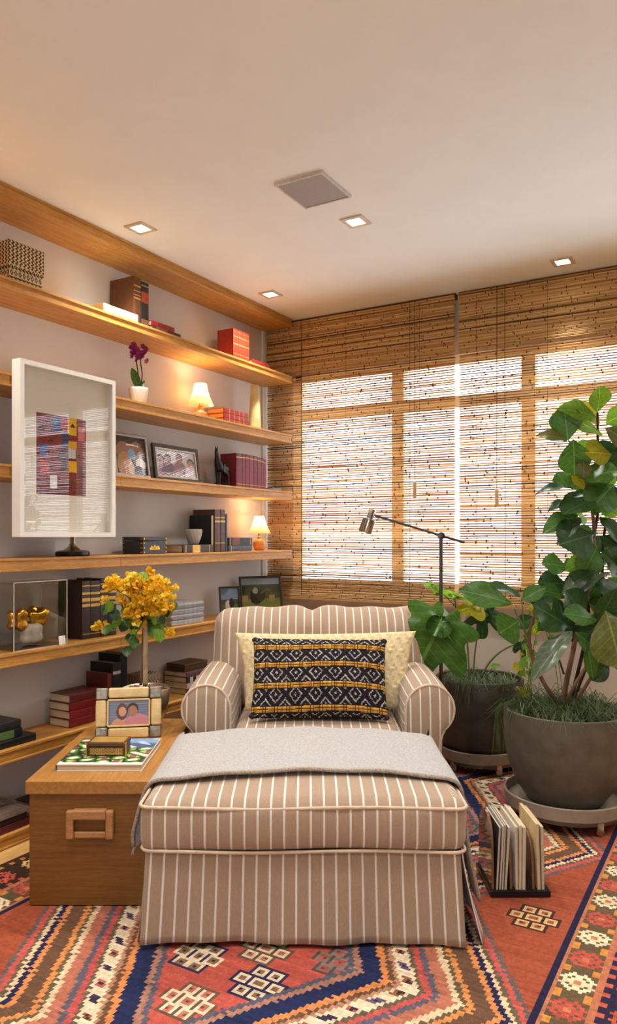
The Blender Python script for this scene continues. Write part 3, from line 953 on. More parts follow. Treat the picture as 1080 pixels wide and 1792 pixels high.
for s in (-1, 1):
    MB().rbox(s*(FW/2-.021)-.021, s*(FW/2-.021)+.021, -.012, .008, .048, FH-.048, .008, 3).build('bone_rail', BONE, pf, smooth=True)
for sx in (-1, 1):
    for z0 in (0, FH-.046):
        MB().rbox(sx*(FW/2-.024)-.024, sx*(FW/2-.024)+.024, -.013, .007, z0, z0+.046, .005, 2).build('corner_piece', PEWTER, pf)
for (x0, x1, z0, z1) in ((-.084, .084, .046, .054), (-.084, .084, FH-.054, FH-.046), (-.088, -.080, .05, FH-.05), (.080, .088, .05, FH-.05)):
    MB().rbox(x0, x1, -.010, -.002, z0, z1, .003, 1).build('inner_rail', BONE, pf)
MB().box(-.12, .12, .002, .010, .01, FH-.01).build('backing', BLACK_MAT, pf)
color_grid('photograph', 64, 44, lambda u, v: (-.080+.160*u, -.001, .054+(FH-.108)*v), couple, PRINT, pf)
MB().box(-.03, .03, .008, .012, .022, .15, M=Matrix.Translation((0, .0, 0)) @ Matrix.Rotation(-.45, 4, 'X')).build('easel_leg', BLACK_MAT, pf)

# ------------------------------------------------------------------ floor lamp
fl = thing('floor_lamp', 'slim steel reading lamp with swing arm behind the armchair', 'lamp', L(.664, 3.75, RUGZ), YAW)
MB().lathe([(.0, 0), (.088, 0), (.09, .004), (.088, .014), (.02, .018), (.0, .018)], 28).build('base', STEEL_DK, fl, smooth=40)
zj = 1.262
MB().lathe([(.009, .015), (.009, zj)], 12).build('pole', STEEL_DK, fl, smooth=40)
k = 3.75/1310
MB().tube([((657-772)*k, 0, zj+(938-903)*k), ((813-772)*k, 0, zj+(938-950)*k)], .0065, 10).build('arm', STEEL_DK, fl, smooth=40)
MB().lathe([(0, -.020), (.017, -.018), (.019, 0), (.017, .018), (0, .020)], 16, M=Matrix.Rotation(PI/2, 4, 'X')).build('joint', STEEL_DK, fl, (0, 0, zj), smooth=40)
hx, hz_ = (645-772)*k, zj+(938-914)*k
hd = thing('lamp_head', None, None); hd.parent = fl; hd.location = (hx, 0, hz_); hd.rotation_euler = (.0, .34, 0)
MB().lathe([(.0, .066), (.017, .066), (.018, .064), (.018, .02), (.021, .017)], 20).build('socket', CHROME, hd, smooth=40)
MB().lathe([(.018, .018), (.030, .016), (.034, .012), (.034, -.052), (.032, -.056), (.030, -.052), (.030, .010)], 24, caps=False).build('shade', CHROME, hd, smooth=40)
MB().lathe([(0, -.045), (.028, -.045)], 20, caps=False).build('bulb_face', mat('bulb_face', (220, 214, 200), rough=.4), hd)
MB().tube([(.016, 0, .045), (.045, 0, .035)], .005, 8).build('swivel', STEEL_DK, hd)

# ------------------------------------------------------------------ magazine rack
mr = thing('magazine_rack', 'black magazine rack with arched dividers beside the ottoman', 'magazine rack', L(.741, 2.61, RUGZ), YAW)
MB().rbox(-.105, .105, 0, .235, 0, .022, .003, 1).build('base', BLACK_LAC, mr)
SMOKE = mat('smoked_panel', (120, 84, 58), rough=.08, var=.1, coat=.5)
def arch(x, h, m_):
    P = [(0, 0)] + [(.105-.095*math.cos(PI*k/14), h-.09+.09*math.sin(PI*k/14)) for k in range(15)] + [(.21, 0)]
    mb = MB(); v = [(x-.004, .014+a, .02+b) for a, b in P] + [(x+.004, .014+a, .02+b) for a, b in P]; n = len(P)
    f = [(i, (i+1) % n, n+(i+1) % n, n+i) for i in range(n)] + [tuple(reversed(range(n))), tuple(range(n, 2*n))]
    mb.add(v, f); return mb.build('divider', m_, mr, smooth=30)
arch(-.094, .245, SMOKE); arch(-.030, .18, SMOKE); arch(.048, .18, SMOKE)
MAGC = [(58, 56, 62), (186, 184, 186), (90, 100, 120), (206, 200, 190), (222, 214, 200), (210, 200, 184), (232, 224, 208), (216, 190, 140), (196, 182, 160)]
names = ['dark-covered', 'light grey', 'slate blue', 'pale', 'white', 'beige', 'thick cream', 'tan-spined', 'outermost']
xs_ = [-.082, -.071, -.062, -.052, -.012, -.001, .012, .066, .080]
ww_ = [.008, .006, .007, .007, .008, .009, .010, .010, .009]
for k in range(9):
    tl = [.22, .225, .228, .22, .222, .226, .22, .232, .222][k]
    g = thing('magazine', '%s magazine standing in the black rack' % names[k], 'magazine', L(.741+xs_[k], 2.617, RUGZ+.0222), YAW, group='magazines in the rack')
    g.rotation_euler = (0, [.05, .05, .04, .06, -.01, .01, .01, -.03, -.02][k], YAW)
    w = ww_[k]
    MB().box(-w*.42, w*.42, .002, .205, .001, tl-.002).build('pages', PAPER, g)
    cm = mat('magazine_cover_%d' % k, MAGC[k], rough=.35)
    MB().box(-w/2, -w*.42, 0, .207, 0, tl).build('cover', cm, g)
    MB().box(w*.42, w/2, 0, .207, 0, tl).build('cover', cm, g)
    MB().box(-w/2, w/2, .207, .209, 0, tl).build('spine', cm, g)
# ================================================================== plants
def Pd(px, py, d):
    """point seen at that place of the view, at its own real distance d"""
    return L((px-540)*d/1310, d, EYE-(py-938)*d/1310)

def place(name, me, parent, Mw):
    o = bpy.data.objects.new(name, me); COL.objects.link(o)
    o.parent = parent
    P = Matrix.Translation(parent.location) @ Matrix.Rotation(parent.rotation_euler.z, 4, 'Z')
    o.matrix_basis = P.inverted() @ Mw
    return o

def leaf_mesh(name, m_, width, curl, fold, shape='obovate', wave=0.0, nl=11):
    def prof(t):
        if shape == 'obovate': return max(.015, math.sin(PI*min(1, t)**1.38)**.72)
        if shape == 'oval': return max(.015, math.sin(PI*t)**.72)
        if shape == 'lance': return max(.015, math.sin(PI*t**.9)**1.05)
        return max(.02, (.28 + .95*math.sin(PI*min(1, t*1.25+.12)**.8))*(1-t)**.55) if t < 1 else .02
    vs_, fs_, uvs = [], [], []
    for i in range(nl+1):
        t = i/nl; w = prof(t)*width/2
        zc = -curl*t*t
        for s in (-1, -.5, 0, .5, 1):
            vs_.append((s*w, t*(1-.12*curl), zc + fold*abs(s)*w - .35*fold*w*s*s + wave*math.sin(t*11+s*2)*abs(s)))
            uvs.append((s*prof(t), t))
    for i in range(nl):
        for k in range(4): fs_.append((i*5+k, i*5+k+1, (i+1)*5+k+1, (i+1)*5+k))
    m = MB(); m.add(vs_, fs_, uvs=uvs)
    return m.mesh(name, m_, smooth=True, fixn=False)

def leaf_mat(name, rgb, tl=.35, rough=.32):
    m = mat(name, rgb, rough=rough, var=.14, scale=9, translucent=tl, bump=.1, bscale=30)
    N, K = nodes_of(m); p = N['Principled BSDF']; tr = [n for n in N if n.type == 'BSDF_TRANSLUCENT'][0]
    src = p.inputs['Base Color'].links[0].from_socket
    uv = N.new('ShaderNodeUVMap'); uv.uv_map = 'UVMap'; sx = N.new('ShaderNodeSeparateXYZ'); K.new(uv.outputs['UV'], sx.inputs[0])
    def mth(op, a, b=None, c=None):
        n = N.new('ShaderNodeMath'); n.operation = op
        for i, q in enumerate((a, b, c)):
            if q is None: continue
            if isinstance(q, (int, float)): n.inputs[i].default_value = q
            else: K.new(q, n.inputs[i])
        return n.outputs[0]
    au = mth('ABSOLUTE', sx.outputs['X'])
    rib = mth('LESS_THAN', au, .035)
    fr = mth('FRACT', mth('MULTIPLY', mth('SUBTRACT', sx.outputs['Y'], mth('MULTIPLY', au, .28)), 7.0))
    side = mth('MULTIPLY', mth('LESS_THAN', fr, .10), .5)
    f = mth('MULTIPLY', mth('MAXIMUM', rib, side), .55)
    mx = N.new('ShaderNodeMix'); mx.data_type = 'RGBA'
    K.new(f, mx.inputs['Factor']); K.new(src, mx.inputs[6]); mx.inputs[7].default_value = lin(tuple(min(255, q*1.25+34) for q in rgb))
    K.new(mx.outputs[2], p.inputs['Base Color']); K.new(mx.outputs[2], tr.inputs['Color'])
    return m
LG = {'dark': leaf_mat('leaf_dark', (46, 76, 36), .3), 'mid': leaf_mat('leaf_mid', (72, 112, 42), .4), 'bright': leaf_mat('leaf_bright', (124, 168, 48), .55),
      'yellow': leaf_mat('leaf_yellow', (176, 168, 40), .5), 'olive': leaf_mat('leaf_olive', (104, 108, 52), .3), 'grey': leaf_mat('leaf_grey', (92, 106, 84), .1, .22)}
FIC = {}
for k in LG:
    FIC[k] = [leaf_mesh('ficus_leaf', LG[k], .72, .18, .22, 'obovate', .02), leaf_mesh('ficus_leaf', LG[k], .62, .34, .35, 'oval', .03), leaf_mesh('ficus_leaf', LG[k], .80, .08, .12, 'obovate', .04)]

def leaf_between(parent, me, b, t, face, scale_w=1.0):
    y = t-b; ln = y.length; y.normalize()
    z = face - y*face.dot(y)
    if z.length < 1e-4: z = Vector((0, 0, 1)) - y*y.z
    z.normalize(); x = y.cross(z)
    M = Matrix((( x.x*ln*scale_w, y.x*ln, z.x*ln, b.x), (x.y*ln*scale_w, y.y*ln, z.y*ln, b.y), (x.z*ln*scale_w, y.z*ln, z.z*ln, b.z), (0, 0, 0, 1)))
    return place('leaf', me, parent, M)
TOCAM = L(0, -1) - L(0, 0)

CONC = mat('dark_concrete', (70, 62, 50), rough=.5, var=.2, scale=9, bump=.15, bscale=40, rgb2=(44, 38, 32))
CONC2 = mat('pale_concrete', (96, 88, 76), rough=.45, var=.08, scale=14, bump=.12, bscale=60, rgb2=(82, 75, 64))
SOIL = mat('soil', (66, 48, 34), rough=.95, var=.4, scale=60, bump=1.0, bscale=70)
GRASS = mat('mondo_grass', (84, 100, 58), rough=.6, var=.35, scale=6, translucent=.2)
GRASS2 = mat('air_grass', (112, 128, 92), rough=.7, var=.3, scale=6, translucent=.15)
BARK = mat('bark', (132, 98, 72), rough=.8, var=.25, scale=22, stretch=(1, 1, .35), bump=.5)
BARK_DK = mat('bark_dark', (58, 44, 36), rough=.8, var=.25, scale=22)
STALK = mat('green_stalk', (98, 112, 60), rough=.5, var=.15)
DOLLY = mat('dolly_resin', (150, 136, 118), rough=.4, var=.05)

def grass(mb, cx, cy, z, rad, n, rng, ln=.10, over=0.25):
    for k in range(n):
        a = rng.uniform(0, 2*PI); r = rad*math.sqrt(rng.random())
        b = Vector((cx + r*math.cos(a), cy + r*math.sin(a), z))
        h = rng.uniform(0, 2*PI); l = ln*rng.uniform(.5, 1.3); up = rng.uniform(.15, .6)
        d = Vector((math.cos(h), math.sin(h), 0))
        mb.tube([b, b + d*l*.45 + Vector((0, 0, l*up)), b + d*l + Vector((0, 0, l*(up-.35)))], [.0019, .0017, .0004], 3)

def dolly(label, loc, R):
    t = thing('plant_dolly', label, 'plant dolly', loc, YAW, group='wheeled plant dollies')
    MB().lathe([(R*.55, .062), (R*.97, .060), (R*1.0, .066), (R*1.02, .118), (R*.985, .121), (R*.965, .078), (R*.5, .072)], 40, caps=False).build('ring', DOLLY, t, smooth=40)
    MB().lathe([(0, .060), (R*.97, .060), (R*.97, .077), (0, .077)], 32, caps=False).build('tray', DOLLY, t)
    MB().lathe([(R*.94, .061), (R*.93, .042), (R*.80, .042), (R*.80, .061)], 32, caps=False).build('under_ring', mat('dolly_under', (96, 86, 74), rough=.5), t)
    for k in range(5):
        a = 2*PI*k/5 + .3 - PI/2
        c = thing('castor', None, None); c.parent = t; c.location = (R*.90*math.cos(a), R*.90*math.sin(a), 0)
        MB().lathe([(0, -.008), (.017, -.008), (.019, 0), (.017, .008), (0, .008)], 12, M=Matrix.Translation((0, 0, .019)) @ Matrix.Rotation(PI/2, 4, 'X')).build('wheel', CHROME, c, smooth=40)
        MB().box(-.013, .013, -.012, .012, .030, .060).build('fork', CHROME, c)
    return t

# ---------------- ficus in the big round pot
FC = L(1.154, 3.37, 0)
dolly('pale wheeled dolly under the big bowl-shaped pot', (FC.x, FC.y, RUGZ), .262)
fic = thing('potted_ficus', 'tall broad-leaved ficus in a rounded grey concrete pot', 'potted plant', (FC.x, FC.y, RUGZ+.078), YAW)
MB().lathe([(0, 0), (.145, 0), (.165, .008), (.21, .07), (.245, .16), (.262, .25), (.268, .33), (.266, .405), (.262, .408), (.250, .405), (.250, .37), (.0, .37)], 56).build('pot', CONC2, fic, smooth=50)
MB().lathe([(0, .385), (.12, .38), (.249, .368)], 32, caps=False).build('soil', SOIL, fic, smooth=True)
rng = random.Random(11); m = MB(); grass(m, 0, 0, .378, .225, 820, rng, .15)
for k in range(22):      # strands that spill over the rim on the side of the other pot
    a = rng.uniform(2.45, 3.65); b = Vector((.23*math.cos(a), .23*math.sin(a), .385)); o_ = Vector((math.cos(a), math.sin(a), 0))
    l = rng.uniform(.06, .26)
    m.tube([b, b + o_*.05 + Vector((0, 0, .04)), b + o_*.075 + Vector((0, 0, -.02)), b + o_*rng.uniform(.06, .085) + Vector((rng.uniform(-.02, .02), rng.uniform(-.02, .02), -l))], [.0018, .0016, .0014, .0005], 3)
o = m.build('grass', GRASS, fic); o['kind'] = 'stuff'
def stem(parent, pts, r0, r1, m_, name='stem', n=8):
    P = smoothpath(pts, 5); q = [r0 + (r1-r0)*i/(len(P)-1) for i in range(len(P))]
    mb = MB(); mb.tube(P, q, n); me = mb.mesh(name, m_, smooth=True)
    return place(name, me, parent, Matrix.Identity(4))
D0 = 3.37
stem(fic, [Pd(985, 1232, D0), Pd(992, 1190, D0), Pd(1004, 1135, D0), Pd(1010, 1095, D0+.02), Pd(1033, 1030, D0+.04), Pd(1040, 930, D0+.03), Pd(1030, 860, D0), Pd(1024, 830, D0)], .013, .006, BARK)
stem(fic, [Pd(978, 1232, D0), Pd(952, 1195, D0-.03), Pd(932, 1150, D0-.04), Pd(926, 1115, D0-.06), Pd(934, 1080, D0-.06)], .011, .006, BARK)
stem(fic, [Pd(930, 1130, D0-.04), Pd(914, 1095, D0-.08), Pd(899, 1063, D0-.1)], .005, .003, STALK)
stem(fic, [Pd(918, 1105, D0-.06), Pd(915, 1070, D0-.06), Pd(912, 1045, D0-.06)], .004, .002, STALK)
stem(fic, [Pd(990, 1232, D0), Pd(1008, 1195, D0-.06), Pd(1030, 1160, D0-.1), Pd(1052, 1125, D0-.14)], .009, .004, BARK)
stem(fic, [Pd(1010, 1225, D0), Pd(1033, 1188, D0-.02), Pd(1060, 1145, D0-.04), Pd(1090, 1105, D0)], .009, .005, BARK)
stem(fic, [Pd(1002, 1135, D0), Pd(1015, 1110, D0-.03), Pd(1044, 1085, D0-.05)], .008, .004, BARK)
stem(fic, [Pd(987, 1180, D0), Pd(975, 1145, D0+.03), Pd(960, 1115, D0+.05)], .005, .003, BARK_DK)
stem(fic, [Pd(1000, 1222, D0+.06), Pd(1028, 1100, D0+.06), Pd(1030, 1000, D0+.07), Pd(1048, 880, D0+.05), Pd(1046, 760, D0+.04), Pd(1046, 722, D0+.04)], .009, .005, BARK_DK)
stem(fic, [Pd(1005, 1222, D0+.1), Pd(1050, 1090, D0+.1), Pd(1056, 950, D0+.08), Pd(1075, 820, D0+.06), Pd(1080, 740, D0+.05)], .008, .005, BARK_DK)
stem(fic, [Pd(1024, 830, D0), Pd(1006, 790, D0), Pd(995, 770, D0)], .005, .003, BARK_DK)
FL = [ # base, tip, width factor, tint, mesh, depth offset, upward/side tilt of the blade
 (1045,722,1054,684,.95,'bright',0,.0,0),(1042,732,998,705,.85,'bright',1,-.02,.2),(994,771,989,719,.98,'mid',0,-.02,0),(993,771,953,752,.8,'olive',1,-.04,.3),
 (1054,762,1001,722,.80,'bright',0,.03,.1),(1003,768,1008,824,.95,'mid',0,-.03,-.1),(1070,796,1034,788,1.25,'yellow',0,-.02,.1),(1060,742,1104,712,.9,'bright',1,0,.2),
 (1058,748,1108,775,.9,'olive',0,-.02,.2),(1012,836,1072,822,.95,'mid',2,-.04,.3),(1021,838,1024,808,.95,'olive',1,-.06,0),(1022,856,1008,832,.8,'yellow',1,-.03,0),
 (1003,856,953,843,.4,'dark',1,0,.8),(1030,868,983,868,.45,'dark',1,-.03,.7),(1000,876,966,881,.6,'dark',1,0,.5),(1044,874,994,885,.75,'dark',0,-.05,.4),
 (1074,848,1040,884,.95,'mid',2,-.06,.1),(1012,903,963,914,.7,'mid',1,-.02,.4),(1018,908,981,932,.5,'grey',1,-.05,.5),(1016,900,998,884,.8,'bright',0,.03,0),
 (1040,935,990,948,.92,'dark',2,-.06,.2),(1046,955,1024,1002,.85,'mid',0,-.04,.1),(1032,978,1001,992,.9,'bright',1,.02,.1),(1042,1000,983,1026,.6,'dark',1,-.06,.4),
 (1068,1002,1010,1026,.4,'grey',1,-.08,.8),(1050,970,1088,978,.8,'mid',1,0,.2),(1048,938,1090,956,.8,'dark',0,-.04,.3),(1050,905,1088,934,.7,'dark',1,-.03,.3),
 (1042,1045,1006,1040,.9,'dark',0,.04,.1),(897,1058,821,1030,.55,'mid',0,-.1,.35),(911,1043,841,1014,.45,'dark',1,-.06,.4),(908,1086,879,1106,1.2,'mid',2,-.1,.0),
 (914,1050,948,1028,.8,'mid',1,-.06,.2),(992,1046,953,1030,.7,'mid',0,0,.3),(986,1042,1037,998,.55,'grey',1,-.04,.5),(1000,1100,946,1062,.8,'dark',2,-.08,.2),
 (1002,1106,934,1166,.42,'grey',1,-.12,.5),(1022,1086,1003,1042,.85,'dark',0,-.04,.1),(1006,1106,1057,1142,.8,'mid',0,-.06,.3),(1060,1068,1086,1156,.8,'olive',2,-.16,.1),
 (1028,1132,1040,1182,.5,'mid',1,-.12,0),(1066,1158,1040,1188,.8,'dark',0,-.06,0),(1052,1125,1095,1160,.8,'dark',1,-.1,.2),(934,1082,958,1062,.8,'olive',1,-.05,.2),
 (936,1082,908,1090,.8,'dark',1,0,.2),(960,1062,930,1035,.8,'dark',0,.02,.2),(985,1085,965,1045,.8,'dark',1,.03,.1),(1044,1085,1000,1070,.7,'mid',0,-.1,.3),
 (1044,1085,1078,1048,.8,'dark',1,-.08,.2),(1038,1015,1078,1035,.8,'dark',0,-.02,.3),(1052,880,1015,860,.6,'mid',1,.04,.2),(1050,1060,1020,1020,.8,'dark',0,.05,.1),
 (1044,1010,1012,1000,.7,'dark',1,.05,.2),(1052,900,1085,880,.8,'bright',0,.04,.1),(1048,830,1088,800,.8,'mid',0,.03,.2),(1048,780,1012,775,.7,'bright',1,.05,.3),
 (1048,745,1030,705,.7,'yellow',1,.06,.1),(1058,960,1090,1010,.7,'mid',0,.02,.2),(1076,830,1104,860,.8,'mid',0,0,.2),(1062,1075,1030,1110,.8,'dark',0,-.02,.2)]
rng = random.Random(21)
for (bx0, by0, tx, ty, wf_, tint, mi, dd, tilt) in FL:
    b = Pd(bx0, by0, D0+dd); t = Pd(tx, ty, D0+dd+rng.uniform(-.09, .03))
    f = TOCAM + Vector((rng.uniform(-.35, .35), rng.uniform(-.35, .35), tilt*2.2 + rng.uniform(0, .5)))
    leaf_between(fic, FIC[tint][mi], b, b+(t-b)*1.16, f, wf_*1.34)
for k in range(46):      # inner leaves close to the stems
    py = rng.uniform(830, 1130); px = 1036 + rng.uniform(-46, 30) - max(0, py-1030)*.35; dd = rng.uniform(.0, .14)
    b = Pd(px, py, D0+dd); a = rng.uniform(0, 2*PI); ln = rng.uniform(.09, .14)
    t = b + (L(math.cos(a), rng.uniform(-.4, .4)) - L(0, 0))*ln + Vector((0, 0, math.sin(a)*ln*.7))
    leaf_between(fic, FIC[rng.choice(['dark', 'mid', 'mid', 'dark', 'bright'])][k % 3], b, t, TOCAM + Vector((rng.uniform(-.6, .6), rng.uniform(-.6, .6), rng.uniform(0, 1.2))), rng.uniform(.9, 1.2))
for k in range(34):      # the crown goes on to the right and behind
    py = rng.uniform(715, 1120); px = rng.uniform(1058, 1118); dd = rng.uniform(-.05, .16)
    b = Pd(px, py, D0+dd); a = rng.uniform(0, 2*PI); ln = rng.uniform(.10, .16)
    t = b + (L(math.cos(a), rng.uniform(-.4, .4)) - L(0, 0))*ln + Vector((0, 0, math.sin(a)*ln*.7))
    leaf_between(fic, FIC[rng.choice(['dark', 'mid', 'mid', 'bright'])][k % 3], b, t, TOCAM + Vector((rng.uniform(-.6, .6), rng.uniform(-.6, .6), rng.uniform(0, 1.2))), rng.uniform(.8, 1.1))

# ---------------- vine with small bright leaves behind the ficus, rooted in the same bed
vine = thing('trailing_vine', 'bright green small-leaved vine hanging behind the ficus stems', 'vine', (FC.x, FC.y, RUGZ+.44), YAW)
VL = {k: leaf_mesh('vine_leaf', LG[k], .85, .12, .15, 'heart') for k in ('bright', 'mid', 'yellow')}
for (p0, p1, p2, n_) in (((985, 1228), (948, 1085), (922, 1215), 20), ((980, 1228), (935, 1060), (908, 1180), 18), ((1000, 1228), (1020, 1060), (960, 1160), 12)):
    pts = smoothpath([Pd(p0[0], p0[1], 3.42), Pd((p0[0]+p1[0])/2+10, (p0[1]+p1[1])/2, 3.52), Pd(p1[0], p1[1], 3.62), Pd((p1[0]+p2[0])/2-4, (p1[1]+p2[1])/2, 3.66), Pd(p2[0], p2[1], 3.64)], 6)
    mb = MB(); mb.tube(pts, .0022, 5); place('stem', mb.mesh('stem', STALK, smooth=True), vine, Matrix.Identity(4))
    for q in range(n_):
        b = Vector(pts[int(len(pts)*(.38+.6*q/n_))]); ln = rng.uniform(.04, .075)
        a = rng.uniform(-PI, PI)
        t = b + (L(math.cos(a), rng.uniform(-.5, .3)) - L(0, 0))*ln*.8 + Vector((0, 0, -ln*rng.uniform(.2, .9)))
        leaf_between(vine, VL[rng.choice(['bright', 'bright', 'mid', 'yellow'])], b, t, TOCAM + Vector((rng.uniform(-.5, .5), rng.uniform(-.5, .5), .6)), 1.0)

# ---------------- philodendron in the darker pot
PC = L(.940, 4.12, 0)
dolly('pale wheeled dolly under the dark straight-sided pot', (PC.x, PC.y, RUGZ), .226)
phi = thing('potted_philodendron', 'lobed-leaf philodendron in a dark straight-sided pot', 'potted plant', (PC.x, PC.y, RUGZ+.078), YAW)
MB().lathe([(0, 0), (.165, 0), (.19, .012), (.215, .06), (.228, .15), (.236, .30), (.238, .405), (.234, .41), (.224, .405), (.224, .37), (0, .37)], 48).build('pot', CONC, phi, smooth=50)
MB().lathe([(0, .385), (.12, .38), (.223, .366)], 32, caps=False).build('soil', SOIL, phi, smooth=True)
m = MB(); rng = random.Random(31); grass(m, 0, 0, .374, .205, 560, rng, .085)
for k in range(26):
    a = rng.uniform(3.3, 4.4); b = Vector((.20*math.cos(a), .20*math.sin(a), .385)); o_ = Vector((math.cos(a), math.sin(a), 0))
    m.tube([b, b + o_*.035 + Vector((0, 0, .04)), b + o_*.055 + Vector((rng.uniform(-.03, .03), 0, -rng.uniform(0, .10)))], [.0017, .0014, .0005], 3)
o = m.build('grass', GRASS2, phi); o['kind'] = 'stuff'
PEB = mat('pebble', (164, 134, 100), rough=.7, var=.3, scale=10)
pm = MB().rbox(-.016, .016, -.012, .012, -.008, .010, .0085, 2).mesh('pebble', PEB, smooth=True)
for k in range(12): link('pebble', pm, phi, (rng.uniform(-.05, .17), rng.uniform(-.19, -.10), .380), (0, 0, rng.uniform(0, 3)))

def lobed(name, m_, lobes=5, depth=.5, droop=.35, fold=.2):
    """a deeply cut blade, petiole at the origin, tip at y = 1"""
    n = 72; vs_, fs_ = [(0, .12, 0)], []
    rings = [.28, .52, .76, 1.0]
    for ri, k in enumerate(rings):
        for i in range(n):
            a = -PI*.93 + 2*PI*.93*i/(n-1)        # around from the notch at the petiole
            env = (.62 + .38*math.cos(a))*(1-.0*abs(a)) + .18*math.sin(abs(a))
            cut = .5+.5*math.cos(a*lobes*1.02)
            r = env*(1-depth*(1-cut)*min(1, abs(a)/.5)*max(0, (k-.25)/.75))
            x = math.sin(a)*r*k*.74; y = .12 + math.cos(a)*r*k*.88
            z = -droop*(y-.12)*abs(y-.12) - fold*abs(x)*abs(x) + .03*math.cos(a*lobes)*k
            vs_.append((x, y, z))
    for i in range(n-1): fs_.append((0, 1+i, 2+i))
    for r in range(3):
        for i in range(n-1): fs_.append((1+r*n+i, 1+r*n+i+1, 1+(r+1)*n+i+1, 1+(r+1)*n+i))
    m = MB(); m.add(vs_, fs_, uvs=[(q[0]*1.4, q[1]) for q in vs_])
    return m.mesh(name, m_, smooth=True, fixn=False)
DP = 4.10
def phil_leaf(me, base, tip, d0, d1, face, w=1.0):
    b, t = Pd(base[0], base[1], d0), Pd(tip[0], tip[1], d1)
    leaf_between(phi, me, b, t, face, w)
PLm, PLb, PLd, PLy = lobed('phil_leaf', LG['mid'], 7, .36, .55, .5), lobed('phil_leaf', LG['bright'], 4, .45, .2, .3), lobed('phil_leaf', LG['dark'], 6, .62, .45, .3), lobed('phil_leaf', LG['yellow'], 4, .35, .4, .4)
stem(phi, [Pd(812, 1190, DP), Pd(806, 1165, DP-.10), Pd(790, 1142, 3.86), Pd(782, 1112, 3.70), Pd(770, 1094, 3.61)], .008, .005, STALK, 'petiole')
phil_leaf(PLm, (778, 1078), (728, 1172), 3.62, 3.55, TOCAM + Vector((0, 0, .7)), 1.2)
phil_leaf(PLm, (772, 1092), (818, 1072), 3.62, 3.72, TOCAM + Vector((.2, 0, .9)), 1.1)
phil_leaf(FIC['mid'][1], (792, 1108), (815, 1124), DP-.08, DP-.10, TOCAM + Vector((0, 0, .7)), 1.0)
stem(phi, [Pd(821, 1190, DP), Pd(820, 1160, DP), Pd(816, 1114, DP), Pd(800, 1072, DP), Pd(796, 1046, DP)], .006, .003, STALK, 'petiole')
phil_leaf(PLb, (796, 1046), (786, 1028), DP, DP-.10, TOCAM*.3 + Vector((0, 0, 1)), 1.5)
phil_leaf(PLb, (796, 1046), (812, 1032), DP, DP-.06, TOCAM*.5 + Vector((0, 0, 1)), 1.2)
stem(phi, [Pd(796, 1060, DP), Pd(776, 1040, DP+.02), Pd(758, 1026, DP+.03)], .003, .002, STALK, 'petiole')
phil_leaf(PLb, (762, 1026), (743, 1022), DP+.03, DP, TOCAM + Vector((0, 0, 1)), 1.1)
phil_leaf(PLb, (772, 1038), (764, 1024), DP+.02, DP, TOCAM + Vector((0, 0, .5)), 1.0)
stem(phi, [Pd(828, 1190, DP), Pd(831, 1145, DP+.01), Pd(838, 1095, DP), Pd(842, 1066, DP-.02)], .005, .003, STALK, 'petiole')
phil_leaf(PLy, (842, 1062), (806, 1062), DP-.03, DP-.09, TOCAM + Vector((0, 0, .9)), 1.0)
phil_leaf(PLd, (842, 1068), (848, 1116), DP-.02, DP-.06, TOCAM + Vector((0, 0, .5)), 1.25)
phil_leaf(PLd, (842, 1066), (878, 1098), DP-.02, DP-.06, TOCAM + Vector((0, 0, .6)), .8)
phil_leaf(FIC['bright'][1], (794, 1146), (816, 1142), DP-.02, DP-.08, TOCAM + Vector((0, 0, 1.2)), .9)
stem(phi, [Pd(812, 1180, DP), Pd(800, 1160, DP-.02), Pd(795, 1146, DP-.02)], .003, .002, STALK, 'petiole')
stem(phi, [Pd(852, 1190, DP-.05), Pd(858, 1174, DP-.07), Pd(862, 1167, DP-.08)], .002, .0015, STALK, 'petiole')
phil_leaf(FIC['bright'][1], (858, 1168), (875, 1162), DP-.08, DP-.1, TOCAM + Vector((0, 0, .8)), .9)
stem(phi, [Pd(842, 1186, DP), Pd(856, 1160, DP-.02), Pd(880, 1138, DP-.05), Pd(912, 1123, DP-.10)], .0065, .004, STALK, 'petiole')
phil_leaf(PLd, (912, 1123), (920, 1150), DP-.10, DP-.12, TOCAM + Vector((0, 0, .4)), 1.0)
phil_leaf(FIC['dark'][1], (912, 1123), (900, 1140), DP-.10, DP-.12, TOCAM, .9)

# ---------------- bougainvillea standard in a silver bowl on the trunk
BC = L(-.714, 3.285, 0)
bou = thing('potted_bougainvillea', 'yellow-flowered little tree in a silver bowl on the trunk', 'potted plant', (BC.x, BC.y, TZ), YAW)
SILV = mat('silver_bowl', (190, 178, 160), rough=.3, metal=.85, var=.12, scale=14)
MB().lathe([(0, 0), (.055, 0), (.06, .004), (.086, .05), (.100, .105), (.105, .165), (.103, .168), (.098, .165), (.094, .15), (0, .15)], 40).build('bowl', SILV, bou, smooth=50)
pm2 = MB().rbox(-.011, .011, -.008, .008, -.005, .006, .0055, 2).mesh('pebble', mat('red_pebble', (128, 84, 62), rough=.6, var=.3, scale=12), smooth=True)
rng = random.Random(8)
for k in range(70):
    a = rng.uniform(0, 2*PI); r = .092*math.sqrt(rng.random())
    link('pebble', pm2, bou, (r*math.cos(a), r*math.sin(a), .154+rng.uniform(0, .006)), (rng.uniform(-.4, .4), 0, rng.uniform(0, 6)))
k = 3.285/1310
def bl(px, py, dy=0.0): return Vector(((px-255)*k, dy, EYE-(py-938)*k-TZ))
BST = mat('bougainvillea_stem', (176, 152, 118), rough=.8, var=.15)
MB().tube(smoothpath([bl(254, 1200), bl(254, 1150), bl(254, 1105), bl(253, 1085)], 5), .0105, 10).build('stem', BST, bou, smooth=True)
